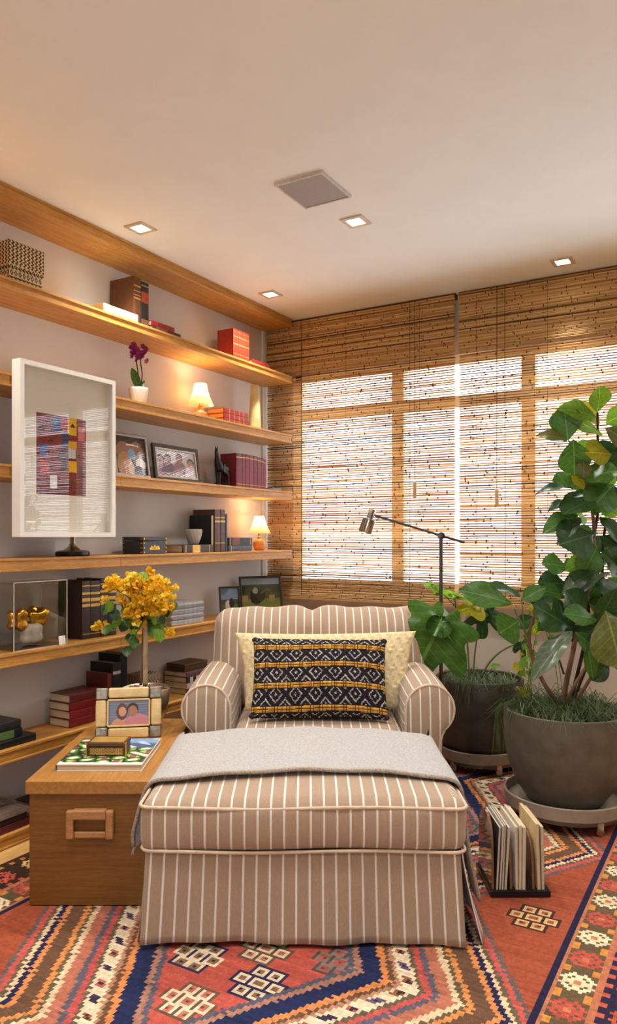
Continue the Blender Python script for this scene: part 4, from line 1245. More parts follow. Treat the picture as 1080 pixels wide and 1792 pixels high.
MB().tube(smoothpath([bl(245, 1200, .012), bl(248, 1150, .012), bl(250, 1100, .01), bl(252, 1080)], 5), .0065, 8).build('stem', BARK, bou, smooth=True)
YEL = [mat('bract_yellow_%d' % i, c, rough=.6, var=.08, scale=60, translucent=.3) for i, c in enumerate([(255, 206, 40), (255, 216, 66), (250, 190, 28)])]
def bract_mesh(m_, seed):
    rg = random.Random(seed); mb = MB()
    for q in range(9):
        a = rg.uniform(0, 2*PI); e = rg.uniform(-.5, 1.4)
        d = Vector((math.cos(a)*math.cos(e), math.sin(a)*math.cos(e), math.sin(e)))
        s = d.cross(Vector((rg.uniform(-1, 1), rg.uniform(-1, 1), rg.uniform(-1, 1)))).normalized(); u = d.cross(s).normalized()
        o_ = d*.004; w = .0125; l = .022
        mb.add([o_, o_+d*l*.55+s*w+u*.003, o_+d*l+u*.001, o_+d*l*.55-s*w+u*.003, o_+d*l*.5-u*.004], [(0, 1, 4), (1, 2, 4), (2, 3, 4), (3, 0, 4)])
    return mb.mesh('flower', m_, smooth=True, fixn=False)
BR = [bract_mesh(YEL[i % 3], i) for i in range(6)]
blobs = [(236, 1022, 26, 16), (212, 1027, 20, 12), (255, 1015, 24, 15), (280, 1030, 22, 16), (294, 1050, 14, 14), (255, 1045, 24, 14), (240, 1062, 22, 12), (235, 1076, 14, 8), (270, 1060, 22, 14), (195, 1020, 12, 8), (215, 1045, 8, 8), (284, 1062, 16, 10), (248, 1085, 10, 6)]
for (cx_, cy_, rx, ry) in blobs:
    for q in range(max(5, int(rx*ry/17))):
        a = rng.uniform(0, 2*PI); r = math.sqrt(rng.random())
        link('flower', BR[rng.randrange(6)], bou, bl(cx_+rx*r*math.cos(a), cy_+ry*r*math.sin(a), rng.uniform(-.07, .05)), (rng.uniform(0, 6), rng.uniform(0, 6), rng.uniform(0, 6)))
for (cx_, cy_) in ((182, 1050), (178, 1093), (183, 1095), (300, 1106), (188, 1018), (174, 1092)):
    for q in range(2): link('flower', BR[rng.randrange(6)], bou, bl(cx_+rng.uniform(-4, 4), cy_+rng.uniform(-4, 4), rng.uniform(-.03, .02)), (rng.uniform(0, 6), rng.uniform(0, 6), 0))
BLF = [leaf_mesh('bougainvillea_leaf', LG[c], .78, .2, .25, 'oval') for c in ('dark', 'dark', 'mid', 'bright')]
lv = [(200, 1075), (195, 1060), (212, 1072), (218, 1082), (205, 1088), (225, 1090), (232, 1095), (215, 1062), (238, 1100), (270, 1078), (278, 1088), (285, 1096), (275, 1100), (290, 1085), (265, 1090), (258, 1098), (300, 1066), (306, 1062), (296, 1075), (228, 1112), (234, 1125), (226, 1118), (190, 1102), (184, 1066), (178, 1064), (222, 1140), (246, 1090), (283, 1108), (268, 1110), (252, 1010), (258, 1040), (210, 1100)]
for (px, py) in lv:
    b = bl(px + (250-px)*.12, py-10, rng.uniform(-.05, .05)); t = bl(px+rng.uniform(-6, 6), py+rng.uniform(4, 14), rng.uniform(-.09, .03))
    y = (t-b); ln = min(.062, max(.03, y.length*.95)); y.normalize(); f = Vector((rng.uniform(-.5, .5), -1, rng.uniform(0, .8))); z = (f-y*f.dot(y)).normalized(); x = y.cross(z)
    o = link('leaf', BLF[rng.randrange(4)], bou); o.matrix_basis = Matrix(((x.x*ln, y.x*ln, z.x*ln, b.x), (x.y*ln, y.y*ln, z.y*ln, b.y), (x.z*ln, y.z*ln, z.z*ln, b.z), (0, 0, 0, 1)))
for (a, b) in (((252, 1088), (184, 1096)), ((250, 1080), (184, 1052)), ((256, 1082), (299, 1104)), ((252, 1090), (228, 1135)), ((254, 1080), (300, 1068)), ((252, 1078), (205, 1030)), ((254, 1078), (285, 1035)), ((253, 1080), (248, 1020))):
    MB().tube(smoothpath([bl(*a), bl((a[0]+b[0])/2, (a[1]+b[1])/2-6, -.01), bl(*b, -.02)], 4), [.003]*4+[.002]*4+[.0012], 5).build('twig', STALK, bou, smooth=True)
# ================================================================== things on the wall shelves
ORD = ['first', 'second', 'third', 'fourth', 'fifth', 'sixth', 'seventh', 'eighth', 'ninth', 'tenth']
def along(px, X):
    """how far along the left wall the line of sight through column px meets the plane x = X"""
    t = (px-540)/1310; d = X/(CA*t-SA)
    return SA*t*d + CA*d
COVERS = {}
def cov(rgb, rough=.45):
    key = 'cloth_%d_%d_%d' % tuple(rgb)
    return mat(key, rgb, rough=rough, var=.12, scale=40)
GILT = mat('gilt', (206, 164, 86), rough=.4, metal=.6, var=.1)
def book(label, y, z, t, h, dep, rgb, flat=False, xf=-2.645, pages=None, bands=(), patch=None, rz=0.0, group=None, name='book', edge=False):
    b = thing(name, label, 'book', (xf, y, z), rz, group)
    m_ = cov(rgb); pg = pages or (PAPER_FLAT if flat else PAPER)
    c = .0028
    def put(nm, x0, x1, a0, a1, z0, z1, mm, r=0):
        mb = MB()
        if flat: box = (x0, x1, z0, z1, a0, a1)      # thickness runs upwards
        else: box = (x0, x1, a0, a1, z0, z1)
        if r: mb.rbox(*box, r, 2)
        else: mb.box(*box)
        return mb.build(nm, mm, b, smooth=(40 if r else False))
    put('cover_board', -dep, -.003, 0, c, 0, h, m_)
    put('cover_board', -dep, -.003, t-c, t, 0, h, m_)
    put('pages', -dep+.004, -.004, c, t-c, .003, h-.003, pg)
    if not edge: put('spine', -.007, .003, 0, t, 0, h, m_, .0032)
    for (k0, k1, mm) in bands:
        put('spine_band', -.002, .0038, .0012, t-.0012, h*k0, h*k1, GILT if mm is None else cov(mm))
    return b

# ---- highest shelf
z = SH[2]
def weave(u, v):
    if v < .30:
        a = (u*8) % 1; q = (v/.30*2) % 1
        if v < .02 or abs(v-.13) < .012: return (60, 38, 24)
        d = abs(a-.5)+abs(q-.5)
        return (64, 40, 26) if .2 < d < .45 else (208, 184, 140)
    zz = abs((v*9) % 1-.5)*.9
    return (64, 38, 22) if ((u*9+zz*1.3) % 1) < .52 else (214, 188, 142)
BASK = mat('woven_straw', (255, 255, 255), rough=.8, attr=True, var=.12, scale=200, bump=.4, bscale=260)
bs = thing('woven_basket', 'black and straw zigzag-woven lidded basket box', 'basket', (-2.725, 2.135, z), 0)
def wbox(name, sx, sy, z0, z1, parent, f, nu=88, nv=40):
    """woven box of four patterned sides and a top, with thickness behind"""
    root = MB().box(-sx+.003, sx-.003, -sy+.003, sy-.003, z0+.001, z1-.002).build(name, cov((70, 46, 28)), parent)
    n1, n2 = nu, nv
    color_grid('woven_side', n1, n2, lambda u, v: (sx, -sy+2*sy*u, z0+(z1-z0)*v), f, BASK, root)
    color_grid('woven_side', n1, n2, lambda u, v: (sx-2*sx*u, sy, z0+(z1-z0)*v), f, BASK, root)
    color_grid('woven_side', n1, n2, lambda u, v: (-sx, sy-2*sy*u, z0+(z1-z0)*v), f, BASK, root)
    color_grid('woven_side', n1, n2, lambda u, v: (-sx+2*sx*u, -sy, z0+(z1-z0)*v), f, BASK, root)
    color_grid('woven_top', n1, n1, lambda u, v: (-sx+2*sx*u, -sy+2*sy*v, z1), f, BASK, root)
wbox('body', .082, .083, .001, .075, bs, lambda u, v: weave(u, v*.36))
wbox('lid', .087, .089, .070, .180, bs, lambda u, v: weave(u, .22+v*.78))
book('white paperback lying at the shelf edge beside the thick brown volume', 2.538, z, .042, .232, .15, (206, 200, 180), True, -2.605, bands=((.2, .55, (150, 150, 140)), (.7, .9, (150, 150, 140))))
book('thick brown leather volume standing on the highest shelf', 2.781, z, .050, .248, .16, (96, 56, 28), bands=((.55, .58, None), (.62, .64, None), (.7, .72, None), (.8, .83, None)))
book('black volume with red spine label next to the brown leather one', 2.833, z, .056, .238, .155, (40, 34, 34), bands=((.55, .78, (176, 72, 40)), (.05, .2, (120, 84, 60)), (.9, .92, None)))
book('dark flat book at the bottom of the small pile on the highest shelf', 2.895, z, .026, .216, .14, (64, 28, 24), True, -2.62, bands=((.1, .5, (120, 70, 50)),))
book('red flat book topping the small pile on the highest shelf', 2.897, z+.0262, .028, .175, .13, (150, 34, 36), True, -2.63)
for k in range(3):
    book('%s of the three upright orange-red volumes near the blinds' % ORD[k], 3.619+k*.0555, z, .054, .188, .115, (168, 50, 30), group='orange-red volumes', bands=((.2, .22, None), (.5, .54, None), (.74, .77, None), (.9, .92, None)))
book('thin dark red book lying at the end of the highest shelf', 3.79, z, .034, .185, .12, (128, 30, 28), True, -2.62)

# ---- orchid shelf
z = SH[3]
CER = mat('white_ceramic', (226, 214, 198), rough=.4, var=.04)
def fluted(prof, n=48, amp=.003, tw=1.2, lobes=14):
    vs_, fs_ = [], []
    for (r, zz) in prof:
        for k in range(n):
            a = 2*PI*k/n; rr = r + (amp*math.sin(lobes*a + tw*zz*60) if r > .01 else 0)
            vs_.append((rr*math.cos(a), rr*math.sin(a), zz))
    for i in range(len(prof)-1):
        for k in range(n):
            a = i*n+k; b = i*n+(k+1) % n; fs_.append((a, b, b+n, a+n))
    m = MB(); m.add(vs_, fs_); return m
def cup_prof(r0, r1, h, wall=.006, steps=8):
    p = [(0.0005, 0), (r0*.8, 0)]
    for i in range(steps+1):
        t = i/steps; p.append((r0 + (r1-r0)*math.sin(t*PI/2), .003 + (h-.003)*t))
    p += [(r1-wall, h), (r1-wall, h*.82), (.0005, h*.82)]
    return p
oy = along(242, -2.70)
orc = thing('potted_orchid', 'purple orchid in a fluted white pot on the shelf', 'potted plant', (-2.70, oy, z), 0)
fluted(cup_prof(.031, .049, .094), lobes=16, amp=.0022).build('pot', CER, orc, smooth=True)
MB().lathe([(0, .082), (.042, .080)], 20, caps=False).build('moss', SOIL, orc)
PUR = mat('orchid_purple', (132, 28, 96), rough=.5, var=.3, scale=60, translucent=.2)
OL = leaf_mesh('orchid_leaf', LG['mid'], .36, .15, .5, 'oval')
def lean(o, b, t, f, w=1.0):
    b, t, f = Vector(b), Vector(t), Vector(f); y = t-b; ln = y.length; y.normalize(); zz = (f-y*f.dot(y)).normalized(); x = y.cross(zz)
    o.matrix_basis = Matrix(((x.x*ln*w, y.x*ln, zz.x*ln, b.x), (x.y*ln*w, y.y*ln, zz.y*ln, b.y), (x.z*ln*w, y.z*ln, zz.z*ln, b.z), (0, 0, 0, 1)))
lean(link('leaf', OL, orc), (0, 0, .085), (-.01, -.03, .20), (1, -.6, .1), 1.1)
lean(link('leaf', OL, orc), (0, 0, .085), (.02, .03, .14), (1, -.6, .3), .9)
for (dy, dx) in ((-.012, 0), (.006, .01)):
    MB().tube(smoothpath([(0, .005, .08), (dx, .012+dy, .16), (dx, .0+dy, .235), (dx+.01, .008+dy, .27)], 5), .0028, 6).build('stem', BARK_DK, orc, smooth=True)
fm = MB()
for q in range(5):
    a = 2*PI*q/5; d = Vector((0, math.cos(a), math.sin(a))); s = Vector((0, -d.z, d.y)); w = .0085; l = .017
    fm.add([(0, 0, 0), tuple(d*l*.55+s*w+Vector((.003, 0, 0))), tuple(d*l+Vector((.001, 0, 0))), tuple(d*l*.55-s*w+Vector((.003, 0, 0)))], [(0, 1, 2, 3)])
fme = fm.mesh('flower', PUR, fixn=False)
rng = random.Random(4)
for q in range(20):
    link('flower', fme, orc, (rng.uniform(-.02, .03), rng.uniform(-.045, .045), .27+rng.uniform(-.03, .045)), (rng.uniform(0, 6), rng.uniform(-.6, .6), rng.uniform(-.9, .3)))

SHADE = mat('pleated_shade', (250, 228, 186), rough=.9, var=.03, translucent=.6)
ONYX = mat('onyx', (214, 140, 72), rough=.25, var=.25, scale=14, coat=.3)
BRASS = mat('brass', (196, 152, 84), rough=.3, metal=1)
def table_lamp(label, x, y, z, base, r0, r1, zs0, zs1):
    t = thing('table_lamp', label, 'lamp', (x, y, z), 0, group='small shelf lamps')
    MB().lathe(base, 28).build('base', ONYX, t, smooth=60)
    top = base[-1][1]
    MB().lathe([(.012, top), (.012, top+.012), (.008, top+.016), (.008, zs0+.03)], 14).build('socket', BRASS, t, smooth=40)
    n = 56; vs_, fs_ = [], []
    for i in range(7):
        q = i/6; r = r0 + (r1-r0)*q - .006*math.sin(q*PI)
        for k in range(n):
            a = 2*PI*k/n; rr = r + .0016*math.sin(a*28)
            vs_.append((rr*math.cos(a), rr*math.sin(a), zs0+(zs1-zs0)*q))
    for i in range(6):
        for k in range(n): a = i*n+k; b = i*n+(k+1) % n; fs_.append((a, b, b+n, a+n))
    m = MB(); m.add(vs_, fs_); m.build('shade', SHADE, t, smooth=True)
    MB().lathe([(0, -.02), (.012, -.014), (.016, 0), (.012, .016), (0, .022)], 12).build('bulb', mat('bulb_glow', (255, 240, 210), emit=(255, 214, 150), estr=8), t, (0, 0, (zs0+zs1)/2), smooth=True)
    ld = bpy.data.lights.new('lamp_glow', 'POINT'); ld.energy = LAMP_W; ld.color = (1, .68, .36); ld.shadow_soft_size = .02
    lo = bpy.data.objects.new('lamp_glow', ld); COL.objects.link(lo); lo.parent = t; lo.location = (0, 0, (zs0+zs1)/2+.03)
table_lamp('lit lamp with pleated cream shade beside the orchid', -2.70, along(351, -2.70), z,
           [(0, 0), (.034, 0), (.040, .006), (.044, .022), (.038, .040), (.022, .048), (.016, .056), (.016, .074), (.0, .074)], .076, .034, .082, .205)
for k in range(3):
    book('%s red and gilt book of the pile beside the pleated lamp, counted from below' % ORD[k], 3.529, z+k*.0292, .029, .243, .125, (150, 44, 40), True, group='red gilt books by the lamp', pages=mat('gilt_pages', (218, 158, 80), rough=.6, var=.15, scale=8, stretch=(1, 1, 90)), bands=((.2, .22, None), (.4, .42, None), (.6, .62, None), (.8, .82, None)))
cv = MB().lathe([(0, 0), (.040, 0), (.042, .006), (.034, .14), (.026, .284), (.022, .288), (.020, .28), (.028, .14), (.030, .03), (0, .03)], 32)
o = cv.build('cone_vase', mat('pale_jade', (222, 208, 152), rough=.35, var=.12, scale=7), None, (-2.69, along(446, -2.69), z), smooth=60)
tag(o, 'tall pale green-cream cone vase at the end of the orchid shelf', 'vase')

# ---- photograph shelf
z = SH[4]
def picture(label, x, y, z, w, h, bar, frame_mat, picf, rz=PI/2, tilt=-.14, inner=None, cat='picture frame', nx=60, ny=44):
    t = thing('photo_frame', label, cat, (x, y, z), rz)
    t.rotation_euler = (tilt, 0, rz)
    g = .012
    for (x0, x1, z0, z1) in ((-w/2, w/2, 0, bar), (-w/2, w/2, h-bar, h), (-w/2, -w/2+bar, bar, h-bar), (w/2-bar, w/2, bar, h-bar)):
        MB().rbox(x0, x1, -g, .002, z0, z1, .003, 1).build('frame_rail', frame_mat, t)
    if inner:
        b2 = bar+.010
        for (x0, x1, z0, z1) in ((-w/2+bar, w/2-bar, bar, b2), (-w/2+bar, w/2-bar, h-b2, h-bar), (-w/2+bar, -w/2+b2, b2, h-b2), (w/2-b2, w/2-bar, b2, h-b2)):
            MB().box(x0, x1, -g*.7, -.001, z0, z1).build('inner_slip', inner, t)
    MB().box(-w/2+.004, w/2-.004, 0, .006, .004, h-.004).build('backing', BLACK_MAT, t)
    color_grid('photograph', nx, ny, lambda u, v: (-w/2+bar+(w-2*bar)*u, -.0012, bar+(h-2*bar)*v), picf, PRINT, t)
    MB().box(-w/2+bar, w/2-bar, -.005, -.0035, bar, h-bar).build('glazing', GLASS, t)
    MB().box(-.02, .02, .004, .007, .0, h*.55, M=Matrix.Rotation(-.36, 4, 'X')).build('easel_leg', BLACK_MAT, t)
    return t
def ell(u, v, cx_, cy_, rx, ry): return ((u-cx_)/rx)**2+((v-cy_)/ry)**2 < 1
def horses(u, v):
    c = (58, 34, 26)
    if v > .86: c = (30, 22, 22)
    if ell(u, v, .3, .62, .25, .25): c = (150, 104, 74)
    if ell(u, v, .3, .25, .24, .35): c = (176, 124, 72)
    if ell(u, v, .72, .62, .22, .28): c = (140, 92, 64)
    if ell(u, v, .55, .55, .12, .15): c = (110, 160, 190)
    if ell(u, v, .83, .3, .16, .16): c = (222, 206, 190)
    if ell(u, v, .75, .1, .2, .14): c = (36, 30, 38)
    if ell(u, v, .5, .14, .1, .2): c = (208, 170, 130)
    if abs(v-.82+u*.05) < .02 and .4 < u < .8: c = (236, 220, 190)
    return c
def family(u, v):
    c = (198, 194, 198) if v > .5 else (170, 150, 160)
    for k, (cx_, cy_) in enumerate(((.13, .55), (.30, .60), (.58, .66), (.86, .52))):
        if ell(u, v, cx_, cy_-.38, .16, .33): c = [(150, 120, 140), (110, 90, 110), (140, 110, 120), (196, 180, 190)][k]
        if ell(u, v, cx_, cy_+.06, .085, .17): c = (62, 46, 46)
        if ell(u, v, cx_, cy_, .07, .16): c = (168, 116, 96)
    if v < .18 and math.sin(u*50)*math.sin(v*60) > .1: c = (226, 212, 216)
    return c
SILVF = mat('silver_frame', (150, 136, 128), rough=.3, metal=.9, var=.1)
DARKF = mat('dark_green_frame', (56, 54, 40), rough=.5, var=.2, scale=80)
picture('silver framed photograph half hidden by the white framed print', -2.655, along(233, -2.65), z, .246, .222, .016, SILVF, horses)
picture('dark framed group photograph standing next to the horse figurine', -2.665, along(313, -2.66), z, .375, .198, .020, DARKF, family, inner=mat('silver_slip', (176, 164, 150), rough=.4, metal=.5))
# horse figurine: one skinned body
hy = along(387, -2.69)
hz = thing('horse_figurine', 'black standing horse figurine beside the burgundy volumes', 'figurine', (-2.69, hy, z), 0)
hm = bpy.data.meshes.new('horse_body')
HV = [((0, .02, .112), .026), ((0, -.02, .118), .027), ((0, -.036, .150), .019), ((0, -.042, .185), .013), ((0, -.046, .208), .012), ((.008, -.060, .196), .008), ((.012, -.068, .186), .0055),
      ((.010, -.030, .08), .011), ((.010, -.030, .04), .0075), ((.011, -.032, .004), .009), ((-.012, -.026, .08), .011), ((-.012, -.022, .04), .0075), ((-.012, -.022, .004), .009),
      ((0, .045, .105), .024), ((.012, .050, .075), .012), ((.012, .058, .04), .0075), ((.012, .052, .004), .009), ((-.012, .050, .075), .012), ((-.012, .062, .04), .0075), ((-.012, .056, .004), .009),
      ((0, .066, .085), .008), ((0, .072, .045), .006), ((.006, -.044, .224), .0035), ((.007, -.046, .236), .0018), ((-.006, -.044, .224), .0035), ((-.007, -.046, .236), .0018)]
HE = [(0, 1), (1, 2), (2, 3), (3, 4), (4, 5), (5, 6), (1, 7), (7, 8), (8, 9), (1, 10), (10, 11), (11, 12), (0, 13), (13, 14), (14, 15), (15, 16), (13, 17), (17, 18), (18, 19), (13, 20), (20, 21), (4, 22), (22, 23), (4, 24), (24, 25)]
hm.from_pydata([v for v, r in HV], HE, [])
hb = link('body', hm, hz)
sk = hb.modifiers.new('skin', 'SKIN')
if not hm.skin_vertices: hm.attributes
sl = hm.skin_vertices[0] if hm.skin_vertices else None
if sl is None:
    bmx = bmesh.new(); bmx.from_mesh(hm); bmx.verts.layers.skin.verify(); bmx.to_mesh(hm); bmx.free(); sl = hm.skin_vertices[0]
for q, (v, r) in enumerate(HV):
    sl.data[q].radius = (r, r); sl.data[q].use_root = (q == 0)
sb = hb.modifiers.new('smooth', 'SUBSURF'); sb.levels = 2; sb.render_levels = 2
hm.materials.append(mat('dark_bronze', (34, 30, 30), rough=.35, var=.15, metal=.3))
hb.rotation_euler = (0, 0, 0)
MB().rbox(-.03, .03, -.05, .075, 0, .005, .002, 1).build('base', BLACK_MAT, hz)
ts = [.062, .030, .044, .046, .042, .042, .032, .030]; hs_ = [.205, .207, .208, .206, .206, .202, .198, .194]; y = 3.648
for k in range(8):
    book('%s burgundy volume of the row, counted from the horse figurine' % ORD[k], y, z, ts[k]*.98, hs_[k], .115, [(112, 28, 40), (128, 36, 50), (120, 30, 44), (136, 44, 60)][k % 4], group='burgundy volumes', bands=((.1, .11, None), (.88, .9, None)))
    y += ts[k]
o = MB().rbox(-.05, .05, 0, .10, 0, .014, .002, 1).build('slate_coaster', cov((112, 112, 122)), None, (-2.65, 3.985, z)); tag(o, 'thin blue-grey slab lying past the burgundy volumes', 'slab')

# ---- black box shelf
z = SH[5]
bb = thing('keepsake_box', 'black lacquer box with brass corner studs on the shelf', 'box', (-2.62, 2.821, z), 0)
BBOX = mat('blue_black', (46, 48, 56), rough=.35, var=.1)
MB().rbox(-.14, 0, 0, .176, 0, .066, .003, 1).build('body', BBOX, bb)
MB().rbox(-.141, .001, -.001, .177, .067, .088, .003, 1).build('lid', BBOX, bb)
st = MB().rbox(-.004, .004, -.005, .005, -.004, .004, .0018, 1).mesh('stud', GOLD)
for yy in (.007, .169):
    for zz in (.010, .032, .056, .078): link('stud', st, bb, (.001, yy, zz))
for xx in (-.008, -.132):
    for zz in (.010, .032, .056, .078): link('stud', st, bb, (xx, -.001, zz), (0, 0, PI/2))
cr = MB()
for k in range(9):
    a = PI*k/8; cr.box(-.0002, .0012, .088+.034*math.cos(a)-.004, .088+.034*math.cos(a)+.004, .026, .030+.016*math.sin(a)*(1 if k % 2 == 0 else .6))
cr.box(-.0002, .0012, .052, .124, .022, .026).build('crest', GOLD, bb)
book('dark ornate-spined book lying flat under the fluted cup', 3.128, z, .044, .268, .15, (60, 46, 42), True, -2.62, bands=((.3, .55, None), (.08, .1, None), (.85, .87, None)))
cu = fluted(cup_prof(.026, .047, .086), lobes=14, amp=.0028, tw=1.6).build('fluted_cup', mat('grey_ceramic', (196, 184, 172), rough=.5, var=.04), None, (-2.685, along(339, -2.685), z+.0442), smooth=True)
tag(cu, 'fluted grey-white cup standing on the flat ornate book', 'cup')
book('short black book standing at the front of the tall brown pair', 3.412, z, .024, .212, .16, (30, 30, 32), edge=True)
book('first tall brown book behind the short black one', 3.439, z, .050, .245, .155, (92, 66, 52), bands=((.2, .22, None), (.7, .74, None), (.8, .82, None)))
book('second tall brown book, next to the dark narrow one', 3.491, z, .046, .246, .155, (84, 66, 58), bands=((.2, .22, None), (.7, .74, None), (.8, .82, None)))
book('narrow dark slate book at the end of the tall brown pair', 3.539, z, .022, .222, .15, (50, 56, 62))
book('blue-grey book lying under the navy one beside the round lamp', 3.573, z, .036, .242, .14, (76, 80, 98), True, bands=((.1, .12, None),))
book('navy book with red label lying on the blue-grey one', 3.573, z+.0362, .046, .245, .135, (40, 42, 56), True, bands=((.15, .45, (120, 66, 60)), (.05, .07, None), (.9, .92, None)))
table_lamp('lit lamp with plain cream shade on orange onyx ball', -2.69, along(454, -2.69), z,
           [(0, 0), (.026, 0), (.038, .014), (.043, .036), (.040, .056), (.026, .070), (.012, .076), (0, .076)], .074, .030, .108, .218)
# disc-based stand behind the print
sd = thing('disc_stand', 'round black disc stand with chrome neck behind the print', 'stand', (-2.705, along(127, -2.705), z), 0)
MB().lathe([(0, 0), (.074, 0), (.078, .006), (.076, .020), (.055, .026), (0, .026)], 36).build('disc', BLACK_LAC, sd, smooth=40)
MB().lathe([(.042, .026), (.032, .034), (.018, .044), (.012, .062), (.011, .14)], 24).build('neck', CHROME, sd, smooth=60)
MB().lathe([(0, .14), (.03, .142), (.034, .15), (.034, .19), (0, .2)], 24).build('cup', CHROME, sd, smooth=40)

# ---- white framed print hung on the shelf fronts
ar = thing('framed_print', 'large white framed print hung across the shelf fronts', 'picture', (-2.5895, 2.286, 1.266), PI/2)
AW, AH, AB, AD = .530, .725, .020, .052
for (x0, x1, z0, z1) in ((-AW/2, AW/2, 0, AB), (-AW/2, AW/2, AH-AB, AH), (-AW/2, -AW/2+AB, AB, AH-AB), (AW/2-AB, AW/2, AB, AH-AB)):
    MB().box(x0, x1, -AD, -.001, z0, z1).build('frame_rail', WHITE_LAC, ar)
MB().box(-AW/2+AB, AW/2-AB, -.018, -.004, AB, AH-AB).build('mount_board', mat('mount_board', (232, 226, 212), rough=.9, var=.01), ar)
def abstract(u, v):
    c = (126, 42, 40)
    if v < .18: c = (110, 24, 30)
    blocks = [(.30, .47, .80, .97, (42, 60, 134)), (.47, .62, .84, 1, (176, 46, 42)), (.62, .80, .78, 1, (230, 178, 30)), (.50, .64, .62, .80, (48, 58, 110)), (.64, .80, .60, .70, (222, 160, 30)),
              (.05, .22, .48, .62, (56, 76, 150)), (.64, .78, .48, .60, (196, 198, 204)), (.06, .24, .26, .42, (188, 56, 50)), (.64, .80, .30, .44, (232, 178, 28)), (.26, .40, .08, .24, (222, 218, 214)), (.48, .60, .28, .60, (70, 46, 44)), (.84, .97, .72, .9, (206, 120, 120)), (.84, .97, .2, .4, (90, 26, 34))]
    for (a, b, e, f, col) in blocks:
        if a < u < b and e < v < f: c = col
    for (a, b, s) in ((.10, .80, .07), (.28, .66, .06), (.44, .45, .06), (.30, .34, .05), (.72, .88, .06), (.84, .5, .06), (.72, .16, .06), (.45, .16, .05)):
        if abs(u-a) < s and 0 < (v-b) < (s-abs(u-a))*.9: c = (58, 48, 46)
    return c
color_grid('artwork', 110, 140, lambda u, v: (-.158+.272*u, -.0188, .182+.342*v), abstract, PRINT_MAT, ar)
MB().box(-AW/2+AB, AW/2-AB, -.040, -.037, AB, AH-AB).build('glazing', GLASS, ar)

# ---- acrylic case shelf
z = SH[6]
ac = thing('display_case', 'clear acrylic display case at the left of the shelf', 'display case', (-2.62, 2.055, z), 0)
ax_, ay_, az_, w = -.165, .28, .285, .005
for (x0, x1, y0, y1, z0, z1) in ((-.165, 0, 0, .28, 0, w), (-.165, 0, 0, .28, az_-w, az_), (-w, 0, 0, .28, w, az_-w), (-.165, -.165+w, 0, .28, w, az_-w), (-.165+w, -w, 0, w, w, az_-w), (-.165+w, -w, .28-w, .28, w, az_-w)):
    MB().box(x0, x1, y0, y1, z0, z1).build('panel', ACRYLIC, ac)
EDGE = mat('polished_edge', (226, 222, 214), rough=.15, var=.02)
for (x, y) in ((0, 0), (0, .28), (-.165, 0), (-.165, .28)):
    MB().box(x-.0015, x+.0015, y-.0015, y+.0015, 0, az_).build('polished_edge', EDGE, ac)
for (x, zz) in ((0, 0), (0, az_), (-.165, az_)):
    MB().box(x-.0015, x+.0015, 0, .28, zz-.0015+(.0015 if zz == 0 else 0), zz+.0015).build('polished_edge', EDGE, ac)
gs = thing('golden_shell', 'gilded shell sculpture on pale rock inside the acrylic case', 'sculpture', (-2.70, 2.20, z+.0053), 0)
def lump(w_, h_, seed, amp):
    rg = random.Random(seed); ph = [rg.uniform(0, 6) for _ in range(6)]
    def f(p, h):
        n = 1 + amp*(math.sin(p.x*90+ph[0])*math.sin(p.y*80+ph[1])+.5*math.sin(p.z*120+ph[2]))
        return p*n
    return f
MB().rbox(-.045, .045, -.05, .055, 0, .10, .042, 4, n=3, deform=lump(1, 1, 1, .10)).build('rock', mat('pale_crystal', (196, 186, 172), rough=.35, var=.12, scale=30), gs, smooth=True)
MB().rbox(-.04, .04, -.012, .075, .085, .165, .036, 5, n=3, deform=lump(1, 1, 2, .26)).build('shell', GOLD, gs, smooth=True)
MB().rbox(-.03, .03, -.095, -.02, .075, .155, .028, 5, n=2, deform=lump(1, 1, 5, .32)).build('shell', GOLD, gs, smooth=True)
MB().tube([(0, -.03, .11), (0, 0, .115), (0, .02, .12)], .012, 8).build('hinge', GOLD, gs, smooth=True)
o = MB().box(-.001, .001, -.018, .018, 0, .038).build('white_card', WHITE_LAC, None, (-2.6145, 2.305, z+.0005), (0, -.12, 0)); tag(o, 'tiny white card leaning on the acrylic case front', 'card')
tt = [.050, .060, .050, .056]; y = 2.458
for k in range(4):
    book('%s dark leather volume with gilt spine right of the acrylic case' % ORD[k], y, z, tt[k], [.272, .27, .276, .27][k], .155, [(54, 36, 36), (48, 32, 30), (44, 34, 38), (38, 40, 38)][k], xf=-2.66, group='dark leather volumes', bands=((.08, .09, None), (.55, .6, None), (.64, .7, None), (.76, .8, None), (.9, .92, None)))
    y += tt[k]+.001
for k in range(8):
    book('%s grey magazine of the neat pile behind the flowers, counted from below' % ORD[k], 3.04+.003*(k % 3), z+k*.0146, .0144, .272, .19, [(150, 150, 156), (176, 176, 178), (132, 134, 142), (186, 184, 184)][k % 4], True, -2.625-.002*(k % 2), group='pile of grey magazines', name='magazine')
def bull(u, v):
    c = (128, 140, 70) if v < .35 else (86, 96, 60)
    if v > .55: c = (74, 84, 58)
    if v > .80: c = (150, 160, 170)
    if .25 < v < .45 and math.sin(u*18) > .2: c = (170, 140, 96)
    if ell(u, v, .38, .42, .17, .26): c = (54, 44, 40)
    if ell(u, v, .5, .45, .12, .2): c = (70, 56, 48)
    if ell(u, v, .36, .60, .07, .1): c = (176, 166, 156)
    if .5 < u < .78 and abs(v-.5-.12*math.sin((u-.5)*9)) < .035: c = (120, 104, 88)
    return c
def field(u, v):
    c = (104, 116, 64) if v < .35 else (130, 150, 176)
    if .35 < v < .55: c = (78, 84, 66)
    if ell(u, v, .42, .33, .16, .2): c = (210, 196, 190)
    if ell(u, v, .62, .4, .14, .22): c = (60, 44, 42)
    return c
